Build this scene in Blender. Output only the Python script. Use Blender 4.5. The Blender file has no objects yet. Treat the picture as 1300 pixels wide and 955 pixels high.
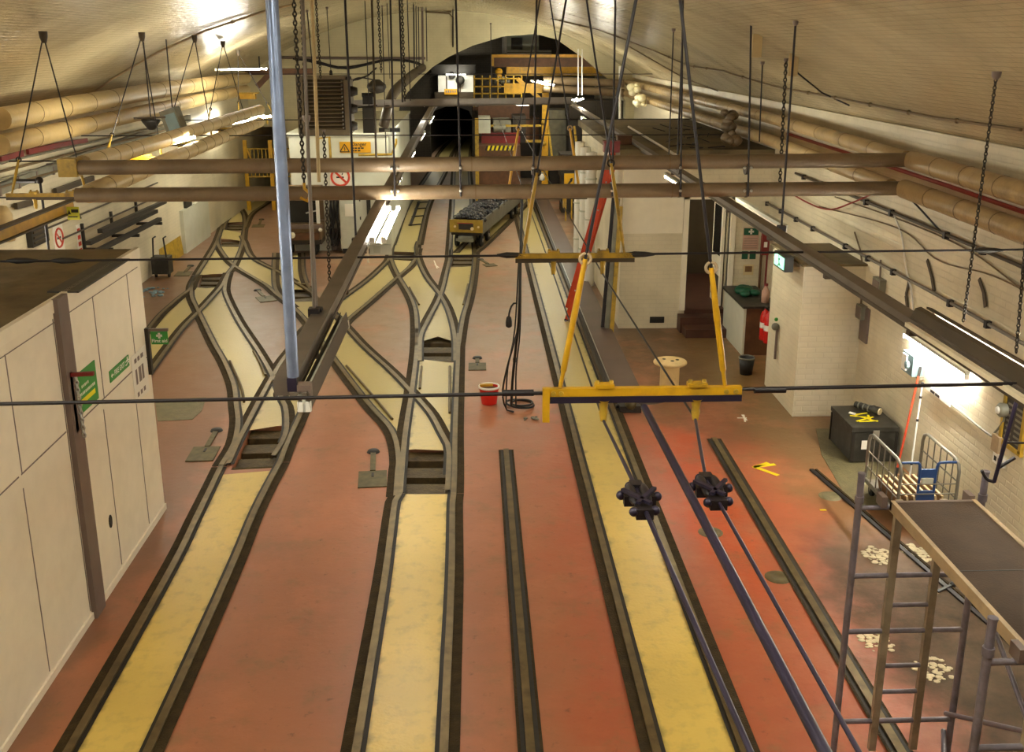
import bpy, math, random
from mathutils import Vector, Matrix
random.seed(7)
sc = bpy.context.scene
COL = sc.collection
# ------------------------------------------------------------------ survey: the camera stands on a gallery 5.3 m above the floor
H = 5.3
PITCH = math.atan(377/1300); YAW = math.atan(50/1300*math.cos(PITCH))
FW = Vector((math.sin(YAW)*math.cos(PITCH), math.cos(YAW)*math.cos(PITCH), -math.sin(PITCH)))
RT = Vector((math.cos(YAW), -math.sin(YAW), 0)); UP = RT.cross(FW)
CAMP = Vector((0, 0, H))
def ray(px, py): return FW + RT*((px-650)/1300) + UP*((432-py)/1300)
def Z(px, py, z=0.0):
    d = ray(px, py); return CAMP + d*((z-H)/d.z)
def Y(px, py, y):
    d = ray(px, py); return CAMP + d*(y/d.y)
def X(px, py, x):
    d = ray(px, py); return CAMP + d*(x/d.x)
V = Vector
# ------------------------------------------------------------------ materials
MATS = {}
def mat(name, c, rough=0.6, metal=0.0, var=0.12, scale=6.0, bump=0.0, bscale=40.0, spec=0.5, dirt=None, dscale=2.0, damt=0.5, emit=None):
    m = bpy.data.materials.new(name); m.use_nodes = True
    nt = m.node_tree; b = nt.nodes['Principled BSDF']; L = nt.links.new
    b.inputs['Roughness'].default_value = rough; b.inputs['Metallic'].default_value = metal
    b.inputs['Specular IOR Level'].default_value = spec
    tc = nt.nodes.new('ShaderNodeTexCoord')
    n = nt.nodes.new('ShaderNodeTexNoise'); n.inputs['Scale'].default_value = scale; n.inputs['Detail'].default_value = 6
    L(tc.outputs['Object'], n.inputs['Vector'])
    r = nt.nodes.new('ShaderNodeValToRGB')
    r.color_ramp.elements[0].position = 0.3; r.color_ramp.elements[1].position = 0.7
    r.color_ramp.elements[0].color = tuple(x*(1-var) for x in c)+(1,)
    r.color_ramp.elements[1].color = tuple(min(1, x*(1+var)) for x in c)+(1,)
    L(n.outputs['Fac'], r.inputs['Fac']); out = r.outputs['Color']
    if dirt:
        n2 = nt.nodes.new('ShaderNodeTexNoise'); n2.inputs['Scale'].default_value = dscale; n2.inputs['Detail'].default_value = 8
        n2.inputs['Roughness'].default_value = 0.65
        L(tc.outputs['Object'], n2.inputs['Vector'])
        r2 = nt.nodes.new('ShaderNodeValToRGB'); r2.color_ramp.elements[0].position = 0.5; r2.color_ramp.elements[1].position = 0.72
        r2.color_ramp.elements[1].color = (damt, damt, damt, 1)
        L(n2.outputs['Fac'], r2.inputs['Fac'])
        mx = nt.nodes.new('ShaderNodeMixRGB'); mx.inputs['Color2'].default_value = tuple(dirt)+(1,)
        L(r2.outputs['Color'], mx.inputs['Fac']); L(out, mx.inputs['Color1']); out = mx.outputs['Color']
    L(out, b.inputs['Base Color'])
    if bump:
        n3 = nt.nodes.new('ShaderNodeTexNoise'); n3.inputs['Scale'].default_value = bscale; n3.inputs['Detail'].default_value = 4
        L(tc.outputs['Object'], n3.inputs['Vector'])
        bp = nt.nodes.new('ShaderNodeBump'); bp.inputs['Strength'].default_value = bump; bp.inputs['Distance'].default_value = 0.02
        L(n3.outputs['Fac'], bp.inputs['Height']); L(bp.outputs['Normal'], b.inputs['Normal'])
    if emit:
        b.inputs['Emission Color'].default_value = tuple(emit[:3])+(1,); b.inputs['Emission Strength'].default_value = emit[3]
    MATS[name] = m; return m
def S(r, g, b):   # photo colour 0-255 -> linear
    f = lambda v: (v/255/12.92 if v/255 <= .04045 else ((v/255+.055)/1.055)**2.4)
    return (f(r), f(g), f(b))
def brick_mat(name, c, rough, bump, mortar_dark=0.75, dirt=(.2, .16, .09), damt=.35, irregular=.25):
    m = mat(name, c, rough, var=.1, scale=1.3, dirt=dirt, dscale=.55, damt=damt)
    nt = m.node_tree; L = nt.links.new; b = nt.nodes['Principled BSDF']
    uv = nt.nodes.new('ShaderNodeUVMap')
    bt = nt.nodes.new('ShaderNodeTexBrick'); bt.inputs['Scale'].default_value = 1
    bt.inputs['Brick Width'].default_value = .24; bt.inputs['Row Height'].default_value = .082
    bt.inputs['Mortar Size'].default_value = .012; bt.inputs['Mortar Smooth'].default_value = .6
    bt.inputs['Color1'].default_value = (1, 1, 1, 1); bt.inputs['Color2'].default_value = (.8, .8, .8, 1); bt.inputs['Mortar'].default_value = (0, 0, 0, 1)
    L(uv.outputs['UV'], bt.inputs['Vector'])
    nz = nt.nodes.new('ShaderNodeTexNoise'); nz.inputs['Scale'].default_value = 1; nz.inputs['Detail'].default_value = 5
    mp = nt.nodes.new('ShaderNodeMapping'); mp.inputs['Scale'].default_value = (3.2, 11, 1); L(uv.outputs['UV'], mp.inputs['Vector']); L(mp.outputs['Vector'], nz.inputs['Vector'])
    ma = nt.nodes.new('ShaderNodeMath'); ma.operation = 'MULTIPLY_ADD'; ma.inputs[1].default_value = irregular*4
    L(nz.outputs['Fac'], ma.inputs[0]); L(bt.outputs['Color'], ma.inputs[2])
    bp = nt.nodes.new('ShaderNodeBump'); bp.inputs['Strength'].default_value = bump; bp.inputs['Distance'].default_value = .012
    L(ma.outputs[0], bp.inputs['Height']); L(bp.outputs['Normal'], b.inputs['Normal'])
    src = b.inputs['Base Color'].links[0].from_socket
    mul = nt.nodes.new('ShaderNodeMixRGB'); mul.blend_type = 'MULTIPLY'; mul.inputs['Fac'].default_value = 1-mortar_dark
    L(src, mul.inputs['Color1']); L(bt.outputs['Color'], mul.inputs['Color2']); L(mul.outputs['Color'], b.inputs['Base Color'])
    return m
brick_mat('vault_brick', (.56, .465, .29), .2, .42, .85, dirt=(.22, .165, .085), damt=.45, irregular=.5)
brick_mat('wall_brick', (.70, .62, .45), .42, .22, .94, dirt=(.30, .24, .13), damt=.35)
brick_mat('end_brick', (.62, .56, .36), .5, .2, .94, dirt=(.3, .25, .14), damt=.3)
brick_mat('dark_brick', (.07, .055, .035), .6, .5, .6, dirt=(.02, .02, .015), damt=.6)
mat('cream_paint', (.86, .79, .64), .42, var=.03, dirt=(.45, .37, .24), dscale=1.2, damt=.18)
mat('white_paint', (.62, .62, .52), .45, var=.05, dirt=(.35, .32, .2), dscale=1.5, damt=.35)
mat('white', (.82, .80, .74), .45, var=.03)
mat('pale_green_paint', (.45, .48, .38), .45, var=.06, dirt=(.2, .2, .14), dscale=1.5, damt=.4)
mat('roof_dark', S(112, 98, 68), .7, var=.3, scale=1.2, dirt=(.035, .025, .012), dscale=1.0, damt=.8, bump=.3, bscale=8)
mat('post_brown', S(112, 96, 88), .45, var=.08)
mat('gap_dark', (.02, .017, .013), .8)
mat('yellow_panel', S(222, 192, 100), .34, var=.1, scale=.7, dirt=(.25, .19, .08), dscale=6, damt=.3, bump=.15, bscale=30)
mat('channel', S(60, 47, 25), .8, spec=.2, var=.3, scale=9, dirt=(.02, .016, .008), dscale=6, damt=.7, bump=.5, bscale=60)
mat('flange_dark', S(30, 23, 13), .6, var=.4, scale=12)
mat('rail_steel', S(112, 95, 62), .38, .55, var=.22, scale=7, dirt=(.05, .035, .02), dscale=5, damt=.6)
mat('pit_timber', S(86, 70, 40), .6, var=.4, scale=4, dirt=(.012, .01, .006), dscale=5, damt=.8, bump=.6, bscale=30)
mat('lever_iron', S(92, 82, 50), .5, .3, var=.3, scale=10)
mat('lagging', S(122, 104, 80), .42, var=.14, scale=2, dirt=(.10, .065, .035), dscale=2.5, damt=.5, bump=.25, bscale=25)
mat('lagging_pale', S(196, 172, 122), .42, var=.1, scale=2, dirt=(.16, .11, .06), dscale=2.0, damt=.4, bump=.25, bscale=25)
mat('band', S(112, 92, 62), .5)
mat('lagging_mid', S(168, 142, 98), .42, var=.14, scale=2, dirt=(.09, .06, .03), dscale=2.2, damt=.55, bump=.25, bscale=25)
mat('beam_grey', S(112, 102, 92), .45, .3, var=.12, scale=3, dirt=(.05, .045, .04), dscale=2, damt=.4)
mat('girder_grey', S(168, 162, 158), .45, .1, var=.08)
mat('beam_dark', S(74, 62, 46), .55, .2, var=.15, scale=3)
mat('galv', S(132, 146, 178), .34, .55, var=.15, scale=10)
mat('trolley_grey', S(128, 124, 114), .4, .4, var=.12)
mat('ladder_alu', S(152, 140, 120), .5, .2, var=.15, scale=10, dirt=(.12, .1, .08), dscale=8, damt=.5)
mat('galv_scaff', S(126, 120, 132), .45, .35, var=.2, scale=12, dirt=(.12, .1, .08), dscale=8, damt=.5)
mat('bright_steel', S(190, 190, 186), .3, .8)
mat('black', (.012, .011, .011), .5)
mat('cable_dark', S(36, 31, 34), .45, .3, var=.2)
mat('cable_violet', S(44, 38, 58), .4, .4, var=.2)
mat('chain', S(58, 52, 44), .4, .7, var=.3, scale=20)
mat('rope_beige', S(188, 168, 124), .6)
mat('yellow', S(196, 148, 18), .45, var=.1, scale=8, dirt=(.12, .08, .02), dscale=5, damt=.5)
mat('yellow_worn', S(176, 142, 40), .5, var=.2, scale=10, dirt=(.06, .045, .02), dscale=7, damt=.7)
mat('yellow_dark', S(150, 122, 34), .5, var=.2, scale=8)
mat('yellow_bright', S(245, 225, 20), .45, var=.03)
mat('sign_green', S(48, 140, 52), .45, var=.03)
mat('sign_dkgreen', S(16, 82, 56), .45, var=.03)
mat('sign_amber', S(205, 150, 20), .45, var=.05)
mat('sign_white', S(235, 230, 218), .5, var=.02)
mat('sign_lime', S(206, 205, 60), .45, var=.05)
mat('red', S(205, 32, 22), .4, var=.08)
mat('sign_red', S(200, 62, 34), .45)
mat('dark_red', S(120, 28, 24), .5, var=.15)
mat('ladder_orange', S(186, 62, 26), .5, var=.12, scale=10)
mat('pipe_red', S(150, 46, 34), .5, var=.15, scale=6)
mat('copper', S(150, 92, 60), .4, .4)
mat('ply_dark', S(70, 56, 44), .8, spec=.2, var=.16, scale=3, dirt=(.03, .025, .02), dscale=4, damt=.4, bump=.2, bscale=80)
mat('timber_edge', S(170, 146, 112), .55, var=.15, scale=5, dirt=(.2, .15, .1), dscale=7, damt=.5)
mat('drum_wood', S(214, 184, 128), .6, var=.12, scale=6, dirt=(.25, .17, .08), dscale=6, damt=.4)
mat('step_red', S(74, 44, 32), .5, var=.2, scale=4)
mat('slab_brown', S(96, 78, 70), .42, var=.15, scale=1.6, dirt=(.1, .08, .06), dscale=1.4, damt=.4)
mat('slab_edge', S(40, 34, 28), .55, var=.2)
mat('box_black', S(42, 40, 34), .5, var=.3, scale=5, dirt=(.12, .11, .09), dscale=5, damt=.35)
mat('blue', S(40, 74, 130), .4, var=.08)
mat('bluegrey', S(126, 150, 158), .45, var=.08)
mat('brown_goods', S(122, 88, 52), .6, var=.3, scale=8)
mat('page_cream', S(216, 196, 150), .7, var=.06)
mat('louvre', S(104, 92, 72), .5, .2, var=.15, scale=4)
mat('louvre_dark', S(38, 30, 20), .6)
mat('coal', S(30, 28, 32), .2, .1, var=.5, scale=14)
mat('wagon_grey', S(98, 94, 84), .55, var=.15, scale=4)
mat('tyre_black', S(20, 19, 18), .6)
mat('glass_dark', (.008, .009, .01), .12)
mat('loco_body', S(116, 92, 62), .5, var=.15)
mat('machine_grey', S(120, 118, 104), .5, var=.25, scale=5)
mat('machine_brown', S(96, 62, 36), .55, var=.3, scale=5)
mat('cabinet_grey', S(196, 198, 184), .45, var=.05)
mat('floor_patch', S(104, 96, 66), .5, var=.2, scale=8, bump=.3, bscale=60)
mat('plaster_dust', S(206, 192, 158), .8, var=.15, scale=14)
mat('tube_off', S(226, 214, 186), .35)
mat('tube_lit', (1, 1, 1), .5, emit=(1, .94, .80, 15))
mat('tube_lit_far', (1, 1, 1), .5, emit=(1, .965, .79, 26))
mat('tube_lit_wall', (1, 1, 1), .5, emit=(1, .95, .83, 42))
mat('exit_lit', (.6, 1, .8), .5, emit=(.22, 1.0, .55, .3))
mat('lamp_lens', S(230, 226, 210), .25)
mat('ink_black', (.01, .01, .01), .6)
mat('ink_grey', S(120, 108, 100), .6)
mat('ext_red', S(196, 26, 18), .3)
mat('foil', S(232, 224, 190), .35, .2, bump=.8, bscale=14)
mat('pink_cream', S(200, 160, 140), .5)
# ------------------------------------------------------------------ mesh collector
def wloc(o):
    p = V((0, 0, 0))
    while o: p += o.location; o = o.parent
    return p
def frame(d, up=V((0, 0, 1))):
    d = d.normalized()
    if abs(d.dot(up)) > .98: up = V((0, 1, 0)) if abs(d.y) < .9 else V((1, 0, 0))
    s = d.cross(up).normalized(); u = s.cross(d).normalized(); return d, s, u
class MB:
    def __init__(s): s.v = []; s.f = []; s.m = []; s.sm = []; s.k = 0
    def mat(s, k): s.k = k; return s
    def add(s, vs, fs, smooth=False):
        o = len(s.v); s.v += [V(p) for p in vs]
        for f in fs: s.f.append(tuple(i+o for i in f)); s.m.append(s.k); s.sm.append(smooth)
        return s
    def box(s, a, b):
        x0, x1 = sorted((a[0], b[0])); y0, y1 = sorted((a[1], b[1])); z0, z1 = sorted((a[2], b[2]))
        return s.add([(x0,y0,z0),(x1,y0,z0),(x1,y1,z0),(x0,y1,z0),(x0,y0,z1),(x1,y0,z1),(x1,y1,z1),(x0,y1,z1)],
            [(0,3,2,1),(4,5,6,7),(0,1,5,4),(1,2,6,5),(2,3,7,6),(3,0,4,7)])
    def obox(s, c, ex, ey, ez):   # oriented box, half vectors
        c, ex, ey, ez = V(c), V(ex), V(ey), V(ez)
        p = [c+ex*i+ey*j+ez*k for k in (-1, 1) for (i, j) in ((-1,-1),(1,-1),(1,1),(-1,1))]
        return s.add(p, [(0,3,2,1),(4,5,6,7),(0,1,5,4),(1,2,6,5),(2,3,7,6),(3,0,4,7)])
    def bar(s, p, q, w, h, up=V((0, 0, 1))):
        p, q = V(p), V(q); d, sd, u = frame(q-p, up)
        return s.obox((p+q)/2, (q-p)/2, sd*(w/2), u*(h/2))
    def tube(s, pts, r, seg=10, caps=True, rads=None):
        pts = [V(p) for p in pts]; n = len(pts); o = []; prev = None
        for i, p in enumerate(pts):
            d = (pts[min(i+1, n-1)]-pts[max(i-1, 0)])
            if d.length < 1e-7: d = V((0, 0, 1))
            d, sd, u = frame(d, prev if prev is not None and abs(d.normalized().dot(prev)) < .95 else V((0, 0, 1)))
            prev = u; rr = rads[i] if rads else r
            o += [p+sd*(math.cos(2*math.pi*k/seg)*rr)+u*(math.sin(2*math.pi*k/seg)*rr) for k in range(seg)]
        f = [(i*seg+k, i*seg+(k+1) % seg, (i+1)*seg+(k+1) % seg, (i+1)*seg+k) for i in range(n-1) for k in range(seg)]
        s.add(o, f, True)
        if caps:
            s.add(o[:seg], [tuple(range(seg-1, -1, -1))]); s.add(o[-seg:], [tuple(range(seg))])
        return s
    def cyl(s, p, q, r0, r1=None, seg=16): return s.tube([p, q], r0, seg, True, [r0, r0 if r1 is None else r1])
    def lathe(s, c, prof, seg=24, axis=V((0, 0, 1))):
        d, sd, u = frame(V(axis), V((0, 1, 0)) if abs(axis[2]) > .9 else V((0, 0, 1))); o = []
        for (r, h) in prof:
            o += [V(c)+d*h+sd*(math.cos(2*math.pi*k/seg)*r)+u*(math.sin(2*math.pi*k/seg)*r) for k in range(seg)]
        n = len(prof)
        return s.add(o, [(i*seg+k, i*seg+(k+1) % seg, (i+1)*seg+(k+1) % seg, (i+1)*seg+k) for i in range(n-1) for k in range(seg)], True)
    def ring(s, c, R, r, axis, seg=20, rs=8):
        d, sd, u = frame(V(axis)); pts = [V(c)+sd*(math.cos(2*math.pi*k/seg)*R)+u*(math.sin(2*math.pi*k/seg)*R) for k in range(seg)]
        o = []
        for k in range(seg):
            a = 2*math.pi*k/seg; rd = sd*math.cos(a)+u*math.sin(a)
            o += [pts[k]+rd*(math.cos(2*math.pi*j/rs)*r)+d*(math.sin(2*math.pi*j/rs)*r) for j in range(rs)]
        return s.add(o, [(k*rs+j, k*rs+(j+1) % rs, ((k+1) % seg)*rs+(j+1) % rs, ((k+1) % seg)*rs+j) for k in range(seg) for j in range(rs)], True)
    def ball(s, c, r, seg=14, rings=9, sq=(1, 1, 1)):
        c = V(c); o = [c+V((0, 0, r*sq[2]))]
        for i in range(1, rings):
            t = math.pi*i/rings
            o += [c+V((r*sq[0]*math.sin(t)*math.cos(2*math.pi*k/seg), r*sq[1]*math.sin(t)*math.sin(2*math.pi*k/seg), r*sq[2]*math.cos(t))) for k in range(seg)]
        o.append(c-V((0, 0, r*sq[2]))); e = len(o)-1
        f = [(0, 1+k, 1+(k+1) % seg) for k in range(seg)]+[(e, e-seg+(k+1) % seg, e-seg+k) for k in range(seg)]
        for i in range(rings-2): f += [(1+i*seg+k, 1+(i+1)*seg+k, 1+(i+1)*seg+(k+1) % seg, 1+i*seg+(k+1) % seg) for k in range(seg)]
        return s.add(o, f, True)
    def prism(s, poly, d):        # polygon (3-D points) swept by vector d
        poly = [V(p) for p in poly]; d = V(d); n = len(poly)
        s.add(poly+[p+d for p in poly], [tuple(range(n-1, -1, -1)), tuple(range(n, 2*n))]+[(i, (i+1) % n, n+(i+1) % n, n+i) for i in range(n)])
        return s
    def chain(s, p, q, link=.05, r=.005):
        p, q = V(p), V(q); d, sd, u = frame(q-p); n = max(2, int((q-p).length/(link*.72))); st = (q-p)/n
        for i in range(n):
            c = p+st*(i+.5); a = sd if i % 2 else u; b = d
            pts = [c+b*(math.sin(t)*link*.5)+a*(math.cos(t)*link*.3) for t in [2*math.pi*k/8 for k in range(8)]]
            nn = a.cross(b); o = []
            for k in range(8):
                rd = (pts[k]-c).normalized(); o += [pts[k]+rd*r+nn*0, pts[k]+nn*r, pts[k]-rd*r, pts[k]-nn*r]
            s.add(o, [(k*4+j, k*4+(j+1) % 4, ((k+1) % 8)*4+(j+1) % 4, ((k+1) % 8)*4+j) for k in range(8) for j in range(4)], True)
        return s
    def text(s, txt, c, ex, ey, size, lift=.0015):    # flat lettering centred at c
        vs, fs = text_geo(txt); ex, ey = V(ex).normalized(), V(ey).normalized(); n = ex.cross(ey)
        return s.add([V(c)+ex*(x*size)+ey*(y*size)+n*lift for x, y in vs], fs)
    def poly(s, pts): return s.add(pts, [tuple(range(len(pts)))])
    def build(s, name, mats, parent=None, label=None):
        if isinstance(mats, str): mats = [mats]
        me = bpy.data.meshes.new(name)
        if parent is not None: org = wloc(parent)
        else:
            xs = [p.x for p in s.v]; ys = [p.y for p in s.v]; zs = [p.z for p in s.v]
            org = V(((min(xs)+max(xs))/2, (min(ys)+max(ys))/2, min(zs)))
        me.from_pydata([tuple(p-org) for p in s.v], [], s.f)
        for m in mats: me.materials.append(MATS[m])
        me.polygons.foreach_set('material_index', s.m); me.polygons.foreach_set('use_smooth', s.sm)
        me.update()
        uvl = me.uv_layers.new(name='UVMap')
        for p in me.polygons:
            n = p.normal; a = max(range(3), key=lambda i: abs(n[i]))
            for li in p.loop_indices:
                w = me.vertices[me.loops[li].vertex_index].co+org
                uvl.data[li].uv = (w.y, w.z) if a == 0 else ((w.x, w.z) if a == 1 else (w.x, w.y))
        o = bpy.data.objects.new(name, me); COL.objects.link(o)
        if parent is not None: o.parent = parent
        else: o.location = org
        if label: o['label'] = label
        return o
_TX = {}
def text_geo(t):
    if t not in _TX:
        cu = bpy.data.curves.new('lettering', 'FONT'); cu.body = t; cu.align_x = 'CENTER'; cu.align_y = 'CENTER'; cu.offset = .022
        ob = bpy.data.objects.new('lettering', cu); COL.objects.link(ob); bpy.context.view_layer.update()
        me = bpy.data.meshes.new_from_object(ob.evaluated_get(bpy.context.evaluated_depsgraph_get()))
        _TX[t] = ([(v.co.x, v.co.y) for v in me.vertices], [tuple(p.vertices) for p in me.polygons])
        bpy.data.objects.remove(ob); bpy.data.curves.remove(cu); bpy.data.meshes.remove(me)
    return _TX[t]
def tag(o, label, cat, group=None, kind=None):
    o['label'] = label; o['category'] = cat
    if group: o['group'] = group
    if kind: o['kind'] = kind
    return o
def thing(name, label, cat, loc=(0, 0, 0), group=None):
    o = bpy.data.objects.new(name, None); o.empty_display_size = .1; COL.objects.link(o); o.location = V(loc)
    return tag(o, label, cat, group)
def struct(name, mb, mats, label, cat='setting'):
    o = mb.build(name, mats); o['kind'] = 'structure'; o['label'] = label; o['category'] = cat; return o
def single(name, mb, mats, label, cat, group=None, kind=None):
    return tag(mb.build(name, mats), label, cat, group, kind)
def kids(o): return [c for c in bpy.data.objects if c.parent == o]
def copy_tree(o, parent=None):
    c = o.copy(); COL.objects.link(c); c.parent = parent
    for ch in kids(o): copy_tree(ch, c)
    return c
def clone(o, loc, label, rz=0.0, group=None):
    c = copy_tree(o); c.location = V(loc); c.rotation_euler = (0, 0, rz); c['label'] = label
    if group: c['group'] = group
    return c
def smooth(pts, step=.25):     # Catmull-Rom through points, resampled
    pts = [V(p) for p in pts]
    if len(pts) == 2: out = [pts[0].lerp(pts[1], i/40) for i in range(41)]
    else:
        P = [pts[0]*2-pts[1]]+pts+[pts[-1]*2-pts[-2]]; out = []
        for i in range(1, len(P)-2):
            for j in range(8):
                t = j/8; a, b, c, d = P[i-1:i+3]
                out.append(.5*((2*b)+(c-a)*t+(2*a-5*b+4*c-d)*t*t+(3*b-3*c+d-a)*t**3))
        out.append(pts[-1])
    Ls = [0]
    for i in range(1, len(out)): Ls.append(Ls[-1]+(out[i]-out[i-1]).length)
    n = max(2, int(Ls[-1]/step)); res = []; k = 0
    for i in range(n+1):
        t = Ls[-1]*i/n
        while k < len(out)-2 and Ls[k+1] < t: k += 1
        seg = Ls[k+1]-Ls[k]; res.append(out[k].lerp(out[k+1], 0 if seg < 1e-9 else min(1, (t-Ls[k])/seg)))
    return res
EXPO = 2.5
# ================================================================== THE SETTING
XL, XR, XC, SPR, CRN = -7.65, 5.55, -1.05, 4.25, 6.35
RV = (6.6**2+(CRN-SPR)**2)/(2*(CRN-SPR)); ZC = CRN-RV; AV = math.asin(6.6/RV)
YB, YE, YP = -3.5, 36.0, 48.0
def vz(x): return ZC+math.sqrt(max(0, RV*RV-(x-XC)**2))
def vpt(a, y, dr=0): return V((XC+(RV-dr)*math.sin(a), y, ZC+(RV-dr)*math.cos(a)))
# floor material: worn red floor paint, trodden to bare brown in places, tan further down the hall
def floor_mat():
    m = mat('floor_paint', S(158, 92, 66), .4, var=.1)
    nt = m.node_tree; L = nt.links.new; b = nt.nodes['Principled BSDF']
    N = nt.nodes.new; tc = N('ShaderNodeTexCoord'); sx = N('ShaderNodeSeparateXYZ'); L(tc.outputs['Object'], sx.inputs[0])
    def noise(sc_, det=6, rough=.6):
        n = N('ShaderNodeTexNoise'); n.inputs['Scale'].default_value = sc_; n.inputs['Detail'].default_value = det; n.inputs['Roughness'].default_value = rough
        L(tc.outputs['Object'], n.inputs['Vector']); return n.outputs['Fac']
    def ramp(src, a, c):
        r = N('ShaderNodeMapRange'); r.inputs[1].default_value = a; r.inputs[2].default_value = c; r.interpolation_type = 'SMOOTHSTEP'
        L(src, r.inputs[0]); return r.outputs[0]
    def math_(op, a, c):
        n = N('ShaderNodeMath'); n.operation = op
        for i, q in enumerate((a, c)):
            if isinstance(q, (int, float)): n.inputs[i].default_value = q
            else: L(q, n.inputs[i])
        return n.outputs[0]
    def mix(f, a, c):
        n = N('ShaderNodeMixRGB')
        if isinstance(f, (int, float)): n.inputs[0].default_value = f
        else: L(f, n.inputs[0])
        for i, q in ((1, a), (2, c)):
            if isinstance(q, tuple): n.inputs[i].default_value = q+(1,)
            else: L(q, n.inputs[i])
        return n.outputs[0]
    x, y = sx.outputs[0], sx.outputs[1]
    wob = math_('MULTIPLY', math_('SUBTRACT', noise(.5), .5), 6)
    yy = math_('ADD', y, wob); xx = math_('ADD', x, math_('MULTIPLY', math_('SUBTRACT', noise(.8), .5), 1.6))
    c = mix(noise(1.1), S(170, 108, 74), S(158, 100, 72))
    c = mix(ramp(yy, 12.5, 19.0), c, S(154, 124, 95))            # tan mixed in with distance, paler still at the far end
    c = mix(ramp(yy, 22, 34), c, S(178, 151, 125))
    right = math_('MULTIPLY', ramp(xx, .5, 1.2), ramp(yy, 16.5, 12.0))
    c = mix(right, c, S(170, 90, 58))                              # newer, redder coat on the right bays
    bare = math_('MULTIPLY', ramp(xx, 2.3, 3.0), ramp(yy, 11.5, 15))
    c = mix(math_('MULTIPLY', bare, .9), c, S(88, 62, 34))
    edge = math_('MULTIPLY', ramp(xx, 3.5, 4.3), .8); c = mix(edge, c, S(122, 96, 58))
    redp = math_('MULTIPLY', ramp(xx, 2.2, 2.6), math_('MULTIPLY', ramp(xx, 3.2, 2.9), math_('MULTIPLY', ramp(yy, 8.3, 10.5), ramp(yy, 14, 12.2))))
    c = mix(math_('MULTIPLY', redp, .8), c, S(190, 78, 30))
    c = mix(math_('MULTIPLY', ramp(noise(2.2, 9, .7), .5, .7), .55), c, S(128, 100, 66))
    c = mix(math_('MULTIPLY', ramp(noise(9, 8, .7), .58, .72), .6), c, S(84, 58, 40))
    c = mix(math_('MULTIPLY', ramp(noise(38, 6, .75), .55, .7), .3), c, S(120, 92, 68))
    c = mix(math_('MULTIPLY', ramp(noise(.9, 7, .7), .48, .66), .4), c, S(186, 118, 84))
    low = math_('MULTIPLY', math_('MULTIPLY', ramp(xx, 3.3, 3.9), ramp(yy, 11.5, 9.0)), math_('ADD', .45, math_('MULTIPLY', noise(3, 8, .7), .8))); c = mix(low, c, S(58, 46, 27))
    lf = ramp(xx, -3.3, -3.7); c = mix(math_('MULTIPLY', lf, .75), c, S(120, 84, 60))
    L(c, b.inputs['Base Color'])
    rr = N('ShaderNodeMapRange'); rr.inputs[3].default_value = .26; rr.inputs[4].default_value = .5; L(noise(3, 6), rr.inputs[0]); L(math_('ADD', rr.outputs[0], math_('MULTIPLY', low, .45)), b.inputs['Roughness'])
    bp = N('ShaderNodeBump'); bp.inputs['Strength'].default_value = .25; bp.inputs['Distance'].default_value = .01
    L(noise(14, 5), bp.inputs['Height']); L(bp.outputs['Normal'], b.inputs['Normal'])
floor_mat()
# pits under the points, cut into the floor slab (outlines surveyed on the floor)
PITS = {
 'near left': [(293,597),(349,594),(364,541),(318,541)],
 'middle': [(510,630),(572,630),(568,568),(517,568)],
 'second middle': [(533,460),(577,460),(574,425),(537,425)],
 'far middle': [(499,332),(528,332),(528,319),(499,319)],
 'wagon': [(572,339),(602,339),(602,323),(575,323)],
 'left': [(251,366),(281,366),(286,348),(256,348)],
 'far left': [(286,293),(307,293),(309,282),(289,282)],
 'rear left': [(279,314),(303,314),(305,304),(281,304)],
 'loco': [(367,387),(407,382),(396,363),(369,357)],
}
PW = {k: [Z(*p) for p in v] for k, v in PITS.items()}
def in_pit(p, grow=0.0):
    for poly in PW.values():
        c = sum(poly, V((0, 0, 0)))/4; ins = True
        q = [c+(a-c)*(1+grow) for a in poly]
        sgn = [((q[(i+1) % 4]-q[i]).cross(p-q[i])).z for i in range(4)]
        if all(s >= 0 for s in sgn) or all(s <= 0 for s in sgn): return True
    return False
mb = MB().box((XL-.4, YB-.3, -.45), (XR+.4, 76, 0))
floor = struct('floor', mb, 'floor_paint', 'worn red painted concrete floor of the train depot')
cm = MB()
for poly in PW.values(): cm.prism([p+V((0, 0, -.2)) for p in poly], (0, 0, .5))
cut = cm.build('cutter', 'black')
md = floor.modifiers.new('b', 'BOOLEAN'); md.operation = 'DIFFERENCE'; md.object = cut; md.solver = 'EXACT'
bpy.context.view_layer.update()
nm = bpy.data.meshes.new_from_object(floor.evaluated_get(bpy.context.evaluated_depsgraph_get()))
floor.modifiers.clear(); floor.data = nm; bpy.data.objects.remove(cut)
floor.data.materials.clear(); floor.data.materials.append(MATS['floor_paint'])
# move origin to the world origin so the paint pattern is surveyed from the camera's foot
off = floor.location.copy(); floor.data.transform(Matrix.Translation(off)); floor.location = (0, 0, 0)
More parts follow.
